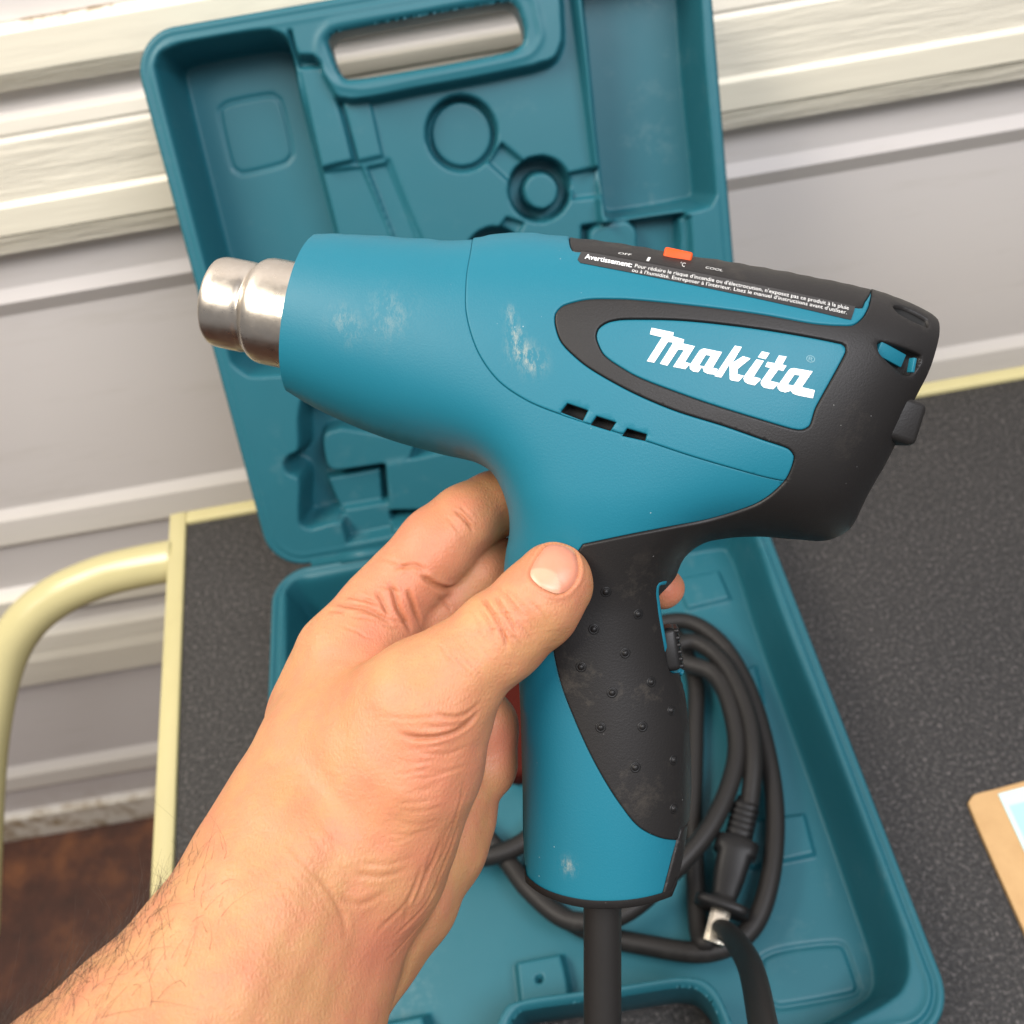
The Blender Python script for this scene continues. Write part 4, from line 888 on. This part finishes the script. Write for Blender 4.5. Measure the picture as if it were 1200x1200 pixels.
for k, vv in enumerate(R_vents + [R_slot, R_notch]):
    REG[inside(TRIC, vv)] = 10 + k
    for sd_ in ((1,), (-1,)): region_mesh('vent_opening', [10+k], (-5.0, -5.0, -5.0, -3.2, -1.5)[k], -0.6, M_vent_shade, 0.6, sd_)
# closing faces at the barrel mouth and at the foot of the grip
def cap_at(a, b, name, mat, k=24):
    a = np.array(a[:2]); b = np.array(b[:2]); t = np.linspace(0.0, 1.0, k)
    L = a + (b-a)*t[:, None]; hh = BODY.h(L)
    ring = [(*p, h_) for p, h_ in zip(L, hh)] + [(*p, -h_) for p, h_ in zip(L[::-1], hh[::-1])]
    return mesh_obj(name, np.array(ring)/1000.0, [tuple(range(len(ring)))], mat, gun, smooth=False)
cap_at(OUTLINE[0], OUTLINE[-1], 'mouth_plate', M_black)
# foot plate following the bottom edge
ft = SIL[(SIL[:, 1] < -130)]; ft = ft[np.argsort(ft[:, 0])]
ring = [(p[0], p[1], BODY.h(p[None])[0]) for p in ft]
rg = np.array(ring); 
Vf = []; Ff = []
for dz, sc in ((1.2, 1.006), (-1.0, 1.012), (-2.2, 0.95)):
    for p in rg: Vf.append(((p[0]-rg[:, 0].mean())*sc + rg[:, 0].mean(), p[1]+dz, p[2]*sc + (0.7 if sc > 1 else 0)))
    for p in rg[::-1]: Vf.append(((p[0]-rg[:, 0].mean())*sc + rg[:, 0].mean(), p[1]+dz, -p[2]*sc - (0.7 if sc > 1 else 0)))
nn = 2*len(rg)
for k in range(2):
    for i in range(nn): Ff.append((k*nn+i, k*nn+(i+1) % nn, (k+1)*nn+(i+1) % nn, (k+1)*nn+i))
Ff.append(tuple(range(2*nn, 3*nn)))
mesh_obj('foot_plate', np.array(Vf)/1000.0, Ff, M_rubber, gun)

def surf_point(q, off=0.0):
    q = np.atleast_2d(np.array(q, float)[..., :2]); h = BODY.h(q); n = BODY.normal(q)
    return np.column_stack([q, h]) + n*off
# thin raised teal lip along the trigger opening and along the rubber seams
def lip(name, curve, rad, off, mat, seg=8):
    P = surf_point(curve, off); V, F = tube_data(P/1000.0, rad/1000.0, seg); return mesh_obj(name, V, F, mat, gun)
lip('trigger_lip', LIP, 1.15, -0.3, M_teal)
# nozzle
def frame_from(d):
    d = d/np.linalg.norm(d); a = np.cross(d, [0, 0, 1.0]); a /= np.linalg.norm(a); return d, a, np.cross(d, a)
def lathe(name, origin, axis, prof, mat, seg=72, parent=gun, closed=False):
    d, a, b = frame_from(np.array(axis, float)); V = []; F = []
    for (s, r) in prof:
        for k in range(seg):
            t = 2*math.pi*k/seg; V.append(np.array(origin) + d*s + r*(a*math.cos(t)+b*math.sin(t)))
    for i in range(len(prof)-1):
        for k in range(seg): F.append((i*seg+k, i*seg+(k+1) % seg, (i+1)*seg+(k+1) % seg, (i+1)*seg+k))
    return mesh_obj(name, np.array(V)/1000.0, F, mat, parent)
na, nb = np.array(NOZZLE_AXIS[0]), np.array(NOZZLE_AXIS[1]); ax = (nb-na)/np.linalg.norm(nb-na)
noz = lathe('nozzle', na, ax, NOZZLE_PROFILE, M_steel)
# knob at the tail
kb = box_mesh('tail_knob', (-0.0058, -0.0070, -0.006), (0.0048, 0.0070, 0.0065), M_rubber, gun, 0.0022, 4)
kb.location = Vector(KNOB[0])/1000; kb.rotation_euler = (0, 0.25, math.radians(-17))
# inner part seen through the rear opening
sp = np.array([p[:2] for p in REAR_SLOT]); sm = sp.mean(0); hz = float(BODY.h(sm[None])[0])
ins = box_mesh('inner_fin', (-0.0058, -0.0016, -0.001), (0.0046, 0.0026, 0.001), M_teal, gun, 0.0003)
fin = box_mesh('inner_fin', (-0.0005, -0.0022, -0.001), (0.0006, 0.0022, 0.0012), M_teal, gun, 0.0002); fin.location = (sm[0]/1000+0.0040, sm[1]/1000-0.0020, hz/1000-0.0010); fin.rotation_euler = (0, 0.5, math.radians(-10))
ins.location = (sm[0]/1000-0.002, sm[1]/1000+0.0008, hz/1000-0.0016); ins.rotation_euler = (0, 0.5, math.radians(-22))
# trigger: ribbed black block in the recess
tr = empty('unused', None); bpy.data.objects.remove(tr)
def trigger():
    a = np.array(TRIGGER_LIP[3][:2]); b = np.array(TRIGGER_LIP[5][:2])
    V, F = [], []
    body = box_mesh('trigger', (-0.004, -0.0075, -0.0075), (0.0022, 0.0065, 0.0075), M_black, gun, 0.0018, 3)
    body.location = (TRIGGER_LIP[5][0]/1000+0.0012, TRIGGER_LIP[5][1]/1000+0.0045, 0.004); body.rotation_euler = (0, 0, math.radians(8))
    for k in range(6):
        r = box_mesh('trigger_rib', (-0.0008, -0.0007, -0.0068), (0.0013, 0.0007, 0.0068), M_black, body, 0.0005)
        r.location = (0.0018, -0.0062 + k*0.0023, 0)
trigger()
# grip dots
dm = bpy.data.meshes.new('grip_dot'); bm = bmesh.new(); prof = [(1.75, -0.25), (1.75, .05), (1.5, .22), (1.2, .12), (1.05, 0.1), (0.95, .45), (0.6, .75), (0.0, .9)]
prev = None
for r, z in prof:
    ring_ = [bm.verts.new((r*math.cos(t*math.pi/9)/1000, r*math.sin(t*math.pi/9)/1000, z/1000)) for t in range(18)] if r > 0 else [bm.verts.new((0, 0, z/1000))]
    if prev:
        for k in range(18):
            if len(ring_) > 1: bm.faces.new((prev[k], prev[(k+1) % 18], ring_[(k+1) % 18], ring_[k]))
            else: bm.faces.new((prev[k], prev[(k+1) % 18], ring_[0]))
    prev = ring_
for f in bm.faces: f.smooth = True
bm.to_mesh(dm); bm.free(); dm.materials.append(M_black)
for p in DOTS:
    q = np.array([p[:2]]); o = bpy.data.objects.new('grip_dot', dm); COL.objects.link(o); o.parent = gun
    o.location = Vector(surf_point(q, 0.55)[0]/1000.0); o.rotation_euler = Vector(BODY.normal(q)[0]).to_track_quat('Z', 'Y').to_euler()

# flat print laid on the curved shell
def decal(name, loops_, off, thick, mat, parent=gun, step=1.5):
    pts = []; ed = []
    for L in loops_:
        s = len(pts); pts += [Vector((float(p[0]), float(p[1]))) for p in L]; ed += [(s+i, s+(i+1) % len(L)) for i in range(len(L))]
    P0 = np.array(loops_[0])[:, :2]; lo, hi = P0.min(0), P0.max(0)
    gx, gy = np.meshgrid(np.arange(lo[0], hi[0], step), np.arange(lo[1], hi[1], step), indexing='ij')
    G = np.stack([gx.ravel(), gy.ravel()], 1)
    if len(G): G = G[inside(G, P0)]
    if len(G): G = G[np.min([poly_dist(G, np.array(L)[:, :2]) for L in loops_], axis=0) > 0.3]
    pts += [Vector((float(g[0]), float(g[1]))) for g in G]
    vs, es, fs, *_ = delaunay_2d_cdt(pts, ed, [], 0, 1e-5, False)
    q = np.array([(v.x, v.y) for v in vs]); T_ = np.array([f for f in fs if len(f) == 3]); c_ = q[T_].mean(1)
    k = inside(c_, P0)
    for L in loops_[1:]: k &= ~inside(c_, np.array(L)[:, :2])
    T_ = T_[k]; a = q[T_[:, 1]]-q[T_[:, 0]]; b = q[T_[:, 2]]-q[T_[:, 0]]; fl_ = (a[:, 0]*b[:, 1]-a[:, 1]*b[:, 0]) < 0; T_[fl_] = T_[fl_][:, ::-1]
    top = surf_point(q, off + thick); bot = surf_point(q, off - 0.05)
    E_ = {}
    for t in T_:
        for i in range(3): E_[(t[i], t[(i+1) % 3])] = 1
    n = len(q); F = [tuple(t) for t in T_] + [(b_, a_, n+a_, n+b_) for (a_, b_) in E_ if (b_, a_) not in E_]
    return mesh_obj(name, np.vstack([top, bot])/1000.0, F, mat, parent, smooth=False)
for i, L in enumerate(LETTERS):
    decal('logo_letter', [L] + ([LETTER_HOLES[i]] if i in LETTER_HOLES else []), 0.15, 0.22, M_white)
label = decal('warning_label', [spline(LABEL, 1.0)], 0.62, 0.1, M_label)
def text_on(name, body_, a, b, top, mat, off, parent, bold=0.0):
    """text from a to b (baseline), cap top above a"""
    cu = bpy.data.curves.new(name, 'FONT'); cu.body = body_; cu.resolution_u = 3; cu.offset = bold
    o = bpy.data.objects.new(name, cu); COL.objects.link(o)
    dg = bpy.context.evaluated_depsgraph_get(); me = bpy.data.meshes.new_from_object(o.evaluated_get(dg)); bpy.data.objects.remove(o)
    P = np.array([v.co[:2] for v in me.vertices]); x0, x1 = P[:, 0].min(), P[:, 0].max()
    a, b, top = [np.array(p[:2]) for p in (a, b, top)]
    q = a + (b-a)*((P[:, 0]-x0)/(x1-x0))[:, None] + (top-a)*(P[:, 1]/0.70)[:, None]
    W = surf_point(q, off)/1000.0
    for v, w in zip(me.vertices, W): v.co = w
    me.materials.clear(); me.materials.append(mat)
    o = bpy.data.objects.new(name, me); COL.objects.link(o); o.parent = parent; return o
text_on('label_text', 'Avertissement:', *TXT0, M_white, 0.78, label, 0.015)
text_on('label_text', "Pour réduire le risque d'incendie ou d'électrocution, n'exposez pas ce produit à la pluie", *TXT1, M_print, 0.78, label, 0.0)
text_on('label_text', "ou à l'humidité. Entreposer à l'intérieur. Lisez le manuel d'instructions avant d'utiliser.", *TXT2, M_print, 0.78, label, 0.0)
text_on('registered_mark', '®', *REGM, M_grey, 0.25, gun)
for a_, s_ in ((MK0, 'OFF'), (MK1, 'I'), (MK2, '°C'), (MK3, 'COOL')):
    text_on('strip_mark', s_, *a_, M_print, 0.42, gun)
# orange slide switch on the control strip
sl = np.array([p[:2] for p in SLIDER]); sc_ = sl.mean(0); sp3 = surf_point(sc_, 0)[0]
dirx = sl[3]-sl[0]; ang = math.atan2(dirx[1], dirx[0])
so = box_mesh('slide_switch', (-0.0045, -0.0012, -0.004), (0.0045, 0.0032, 0.004), M_orange, gun, 0.0007)
so.location = (sc_[0]/1000, sc_[1]/1000-0.0005, (sp3[2]-3)/1000); so.rotation_euler = (0, 0, ang)

# strain relief and cord (the cord runs from the grip down and round into the case)
foot_c = np.array([rg[:, 0].mean()+0.5, rg[:, 1].min()-0.5, 0.0])
sr = [(foot_c + np.array([0, -s, 0])) for s in np.linspace(-2, 66, 24)]
V, F = tube_data(np.array(sr)/1000.0, np.array([6.4+0.9*math.exp(-max(0, s-1)/3.0) for s in np.linspace(-2, 66, 24)])/1000.0, 28)
mesh_obj('strain_relief', V, F, M_cord, gun)
Mi = Mg.inverted()
cp = spline3(CORD, 8)/1000.0
start = np.array(Mg @ Vector((foot_c[0]/1000, foot_c[1]/1000-0.064, 0)))
cp = np.vstack([[start], cp[3:]])
cp_l = np.array([Mi @ Vector(p) for p in cp])
V, F = tube_data(cp_l, 0.0058, 18); mesh_obj('power_cord', V, F, M_cord, gun)
# plug
p0, p1 = np.array(PLUG[0])/1000, np.array(PLUG[1])/1000
pd = (p1-p0); pl = np.linalg.norm(pd); pd /= pl
pf = Matrix.Identity(4); px_ = Vector(np.cross(pd, [0, 0, 1])).normalized(); pz = Vector(np.cross(np.array(px_), pd))
for i in range(3): pf[i][0] = px_[i]; pf[i][1] = pd[i]; pf[i][2] = pz[i]; pf[i][3] = p0[i]
def loft(name, secs, mat, parent):   # sections (y, half x, half z)
    bm = bmesh.new(); prev = None
    for (y, hx_, hz_) in secs:
        ring_ = [bm.verts.new((hx_*np.sign(math.cos(t))*abs(math.cos(t))**.6, y, hz_*np.sign(math.sin(t))*abs(math.sin(t))**.6)) for t in [2*math.pi*k/20 for k in range(20)]]
        if prev:
            for k in range(20): bm.faces.new((prev[k], prev[(k+1) % 20], ring_[(k+1) % 20], ring_[k]))
        else: bm.faces.new(ring_)
        prev = ring_
    bm.faces.new(prev[::-1]); bmesh.ops.recalc_face_normals(bm, faces=bm.faces[:])
    for f in bm.faces: f.smooth = True
    me = bpy.data.meshes.new(name); bm.to_mesh(me); bm.free(); me.materials.append(mat)
    o = bpy.data.objects.new(name, me); COL.objects.link(o); o.parent = parent; return o
L_ = pl
secs = [(-.004, .006, .006)]
for k in range(5): secs += [(k*.004, .0068, .0068), (k*.004+.002, .0082, .0080), (k*.004+.0026, .0082, .0080), (k*.004+.0036, .0068, .0068)]
secs += [(.021, .0068, .007), (.0225, .0125, .009), (.030, .0125, .009), (.0315, .0100, .0085), (.045, .0090, .008), (.056, .0072, .007), (.0585, .0072, .007), (.060, .0155, .0095), (.064, .0155, .0095), (.0655, .010, .006)]
plug = loft('plug', secs, M_black, gun); plug.matrix_local = Mi @ pf
for sx in (-0.0045, 0.0045):
    pr = box_mesh('prong', (sx-.0010, .065, -.0035), (sx+.0010, .083, .0035), M_blade, plug, 0.0006)
pr = box_mesh('prong', (-.0040, .0652, .0036), (.0040, .0835, .0050), M_blade, plug, 0.0006)

# ---------------- the hand ----------------
def block_field(h_, lo, hi):
    n = np.ceil((hi-lo)/h_).astype(int) + 1; B = 8
    n = (np.ceil(n/B)*B).astype(int)
    Fd = np.full(n, 5.0, np.float32)
    cx = [lo[i] + (np.arange(n[i]//B)*B + (B-1)/2)*h_ for i in range(3)]
    C3 = np.stack(np.meshgrid(*cx, indexing='ij'), -1).reshape(-1, 3).astype(np.float32)
    d = hand_sdf(C3); rad = B*h_*0.95 + 3
    act = np.nonzero(np.abs(d) < rad)[0]; neg = np.nonzero(d <= -rad)[0]
    nb = n//B
    Fb = Fd.reshape(nb[0], B, nb[1], B, nb[2], B)
    off = (np.stack(np.meshgrid(*[np.arange(B)-(B-1)/2]*3, indexing='ij'), -1).reshape(-1, 3)*h_).astype(np.float32)
    def ijk(a): return a//(nb[1]*nb[2]), (a//nb[2]) % nb[1], a % nb[2]
    i, j, k = ijk(neg)
    Fb[i, :, j, :, k, :] = -5.0
    for s in range(0, len(act), 600):
        a = act[s:s+600]; P = (C3[a][:, None] + off[None]).reshape(-1, 3); v = hand_sdf(P).reshape(len(a), B, B, B)
        i, j, k = ijk(a); Fb[i, :, j, :, k, :] = v
    return Fd
def surface_nets(Fd, lo, h_):
    S = Fd < 0; n = Fd.shape
    cell = np.zeros((n[0]-1, n[1]-1, n[2]-1), np.int8)
    cs = [(a, b, c) for a in (0, 1) for b in (0, 1) for c in (0, 1)]
    for a, b, c in cs: cell += S[a:n[0]-1+a, b:n[1]-1+b, c:n[2]-1+c]
    act = np.argwhere((cell > 0) & (cell < 8)); idx = -np.ones(cell.shape, np.int32); idx[tuple(act.T)] = np.arange(len(act))
    acc = np.zeros((len(act), 3)); cnt = np.zeros(len(act))
    for p in cs:
        for ax_ in range(3):
            if p[ax_]: continue
            q = list(p); q[ax_] = 1
            fa = Fd[act[:, 0]+p[0], act[:, 1]+p[1], act[:, 2]+p[2]]; fb = Fd[act[:, 0]+q[0], act[:, 1]+q[1], act[:, 2]+q[2]]
            m_ = (fa < 0) != (fb < 0); t = np.where(m_, fa/(fa-fb+1e-12), 0)
            pos = np.tile(np.array(p, float), (len(act), 1)); pos[:, ax_] += t
            acc += pos*m_[:, None]; cnt += m_
    V = (act + acc/cnt[:, None])*h_ + lo
    F = []
    for ax_ in range(3):
        b_, c_ = (ax_+1) % 3, (ax_+2) % 3
        sl0 = [slice(1, n[i]-1) for i in range(3)]; sl0[ax_] = slice(0, n[ax_]-1); sl1 = list(sl0); sl1[ax_] = slice(1, n[ax_])
        s0, s1 = S[tuple(sl0)], S[tuple(sl1)]
        for flip_, m_ in ((0, s0 & ~s1), (1, ~s0 & s1)):
            e_ = np.argwhere(m_); e_ += [0 if i == ax_ else 1 for i in range(3)]
            def g(db, dc):
                t = e_.copy(); t[:, b_] -= db; t[:, c_] -= dc; return idx[tuple(t.T)]
            q = np.stack([g(1, 1), g(0, 1), g(0, 0), g(1, 0)], 1)
            F.append(q[:, ::-1] if flip_ else q)
    return V, np.vstack(F)
HS = 0.62
lo = np.array([-175., -215., -62.]); hi = np.array([62., 22., 120.])
Fd = block_field(HS, lo, hi)
HV, HF = surface_nets(Fd, lo, HS); del Fd
def grad(P):
    e_ = 0.05; g = np.stack([hand_sdf((P + np.eye(3)[i]*e_).astype(np.float32)) - hand_sdf((P - np.eye(3)[i]*e_).astype(np.float32)) for i in range(3)], 1)
    return g/(np.linalg.norm(g, axis=1)[:, None]+1e-9)
g = grad(HV); HV = HV - g*hand_sdf(HV.astype(np.float32))[:, None]
# the smin seams get a light smoothing of the normals through the displacement field
disp = np.zeros(len(HV)); cre = np.zeros(len(HV))
for dep, wid, pts in CREASES:
    P = spline3(pts, 5); lo_, hi_ = P.min(0)-5*wid-2, P.max(0)+5*wid+2
    sel = np.nonzero(((HV > lo_) & (HV < hi_)).all(1))[0]
    if not len(sel): continue
    A_, B_ = P[:-1], P[1:]; ab = B_-A_; t = np.clip(((HV[sel][:, None]-A_)*ab).sum(2)/((ab**2).sum(1)+1e-9), 0, 1)
    dd = np.linalg.norm(HV[sel][:, None]-(A_+t[..., None]*ab), axis=2); jm = dd.argmin(1); d = dd.min(1)
    tt = (jm + t[np.arange(len(sel)), jm])/len(A_); fade = smooth01(np.minimum(tt, 1-tt)*3.2+0.05)
    dep = dep*1.12
    disp[sel] += (-dep*np.exp(-(d/wid)**2) + 0.28*dep*np.exp(-((d-2.0*wid)/(1.0*wid))**2))*fade
    cre[sel] = np.maximum(cre[sel], min(1, dep*1.2)*0.85*np.exp(-(d/(wid*1.1))**2)*fade)
nail_c = np.array(NAIL).mean(0)
NP = spline3(NAIL[-2:]+NAIL+NAIL[:3], 4)[8:-8]
NA0, NA1 = np.array(NAIL_AXIS[0]), np.array(NAIL_AXIS[1]); NGN = grad(nail_c[None])[0]; NEX = NA1-NA0; NEX -= NGN*(NEX@NGN); NEX /= np.linalg.norm(NEX); NEY = np.cross(NGN, NEX)
A_, B_ = NP[:-1], NP[1:]; sel = np.nonzero(np.linalg.norm(HV-nail_c, axis=1) < 16)[0]
ab = B_-A_; t = np.clip(((HV[sel][:, None]-A_)*ab).sum(2)/((ab**2).sum(1)+1e-9), 0, 1); d = np.linalg.norm(HV[sel][:, None]-(A_+t[..., None]*ab), axis=2).min(1)
q2_ = np.stack([(HV[sel]-nail_c)@NEX, (HV[sel]-nail_c)@NEY], 1); nin = inside(q2_, np.stack([(NP-nail_c)@NEX, (NP-nail_c)@NEY], 1)[:-1])
disp[sel] += np.where(nin, -0.7, -0.35*np.exp(-(d/0.5)**2) + 0.35*np.exp(-((d-1.3)/0.8)**2))
cre[sel] = np.maximum(cre[sel], 0.55*np.exp(-(d/0.7)**2))
tint = np.zeros(len(HV)); cre *= 0.9
for x_, y_, z_, r_, s_ in TINTS: tint = np.maximum(tint, s_*np.exp(-(np.linalg.norm(HV-[x_, y_, z_], axis=1)/r_)**2))
# slow lumps: muscle and tendon relief
lump = 0.45*np.sin(HV[:, 0]*.16+HV[:, 1]*.10)*np.sin(HV[:, 1]*.13-HV[:, 2]*.12) + .2*np.sin(HV[:, 0]*.41+1)*np.sin(HV[:, 1]*.37+HV[:, 2]*.33)
HVd = HV + g*(disp+lump*0.7)[:, None]
hand = empty('person', 'bare left hand and hairy forearm reaching in from the lower left, gripping the heat gun', 'hand')
hand.matrix_world = Mg
hb = mesh_obj('hand', HVd/1000.0, HF, M_skin, hand)
for nm, arr in (('tint', tint), ('crease', cre)):
    at = hb.data.attributes.new(nm, 'FLOAT', 'POINT'); at.data.foreach_set('value', arr.astype(np.float32))
# thumb nail
a0, a1 = np.array(NAIL_AXIS[0]), np.array(NAIL_AXIS[1])
gn = grad(nail_c[None])[0]; ex = (a1-a0); ex -= gn*(ex@gn); ex /= np.linalg.norm(ex); ey = np.cross(gn, ex)
uv = np.stack([(NP-nail_c)@ex, (NP-nail_c)@ey], 1); uv = uv[:-1]
gx, gy = np.meshgrid(np.arange(-9, 9, .6), np.arange(-9, 9, .6), indexing='ij'); G = np.stack([gx.ravel(), gy.ravel()], 1)
G = G[inside(G, uv)]; G = G[poly_dist(G, uv) > 0.35]
pts = [Vector(map(float, p)) for p in np.vstack([uv, G])]
vs, es, fs, *_ = delaunay_2d_cdt(pts, [(i, (i+1) % len(uv)) for i in range(len(uv))], [], 1, 1e-5, False)
q = np.array([(v.x, v.y) for v in vs]); P = nail_c + q[:, :1]*ex + q[:, 1:]*ey
for _ in range(4):
    P = P - gn*hand_sdf(P.astype(np.float32))[:, None]
dn = poly_dist(q, uv)
P = P + gn*(0.45*np.sqrt(np.clip(dn/1.2, 0, 1)) - 0.30)[:, None]
fs = [f for f in fs]
no = mesh_obj('thumb_nail', P/1000.0, fs, M_nail, hand)
x_ = q[:, 0]; lun = 1 - smooth01((x_ - (uv[:, 0].min()+5.6) + 0.10*(q[:, 1]**2))/0.8); tip = smooth01((x_ - (uv[:, 0].max()-1.6) + 0.03*q[:, 1]**2)/.8)
for nm, arr in (('lunula', lun*.65), ('tip', tip*.7)):
    at = no.data.attributes.new(nm, 'FLOAT', 'POINT'); at.data.foreach_set('value', arr.astype(np.float32))
# forearm hair
ARM_DIR = np.array(ARM_AXIS[1]) - np.array(ARM_AXIS[0]); ARM_DIR /= np.linalg.norm(ARM_DIR)
V, F = [], []
s_ = (HV - np.array(ARM_AXIS[0]))@ARM_DIR
arm_zone = np.nonzero((s_ > -40) & (s_ < 78))[0]
pick = RNG.choice(arm_zone, 11000)
side = np.array(HAIR_SIDE)
cnt = 0
for i in pick:
    p = HV[i]; n = g[i]
    wgt = (n @ side); front = n[2]
    prob = np.clip((wgt-0.15)*1.3, 0, 1) * np.clip((78 - s_[i])/55, 0.0, 1)
    if RNG.random() > prob*0.55: continue
    L = RNG.uniform(5, 13)*(0.6+.4*min(1, (90-s_[i])/80))
    dr = ARM_DIR*RNG.uniform(0.5, 1.0) + RNG.normal(0, .4, 3); dr -= n*(dr@n)*.8; dr /= np.linalg.norm(dr)
    lift = RNG.uniform(0.2, 0.9); P_ = []
    bend = RNG.normal(0, .5, 3)
    for k in range(6):
        t = k/5; P_.append(p + dr*L*t + n*(lift*L*(t-0.5*t*t)) + bend*L*t*t - 0*n)
    v_, f_ = tube_data(np.array(P_)/1000.0, np.linspace(0.05, 0.015, 6)/1000.0, 3, False)
    b0 = len(V); V += list(v_); F += [tuple(b0+j for j in f) for f in f_]; cnt += 1
ho = mesh_obj('arm_hair', V, F, M_hair, hand); ho['kind'] = 'stuff'
print('hand verts', len(HV), 'hairs', cnt, 'gun tris', len(TRI), 'case', len(lid.data.polygons), len(base.data.polygons))
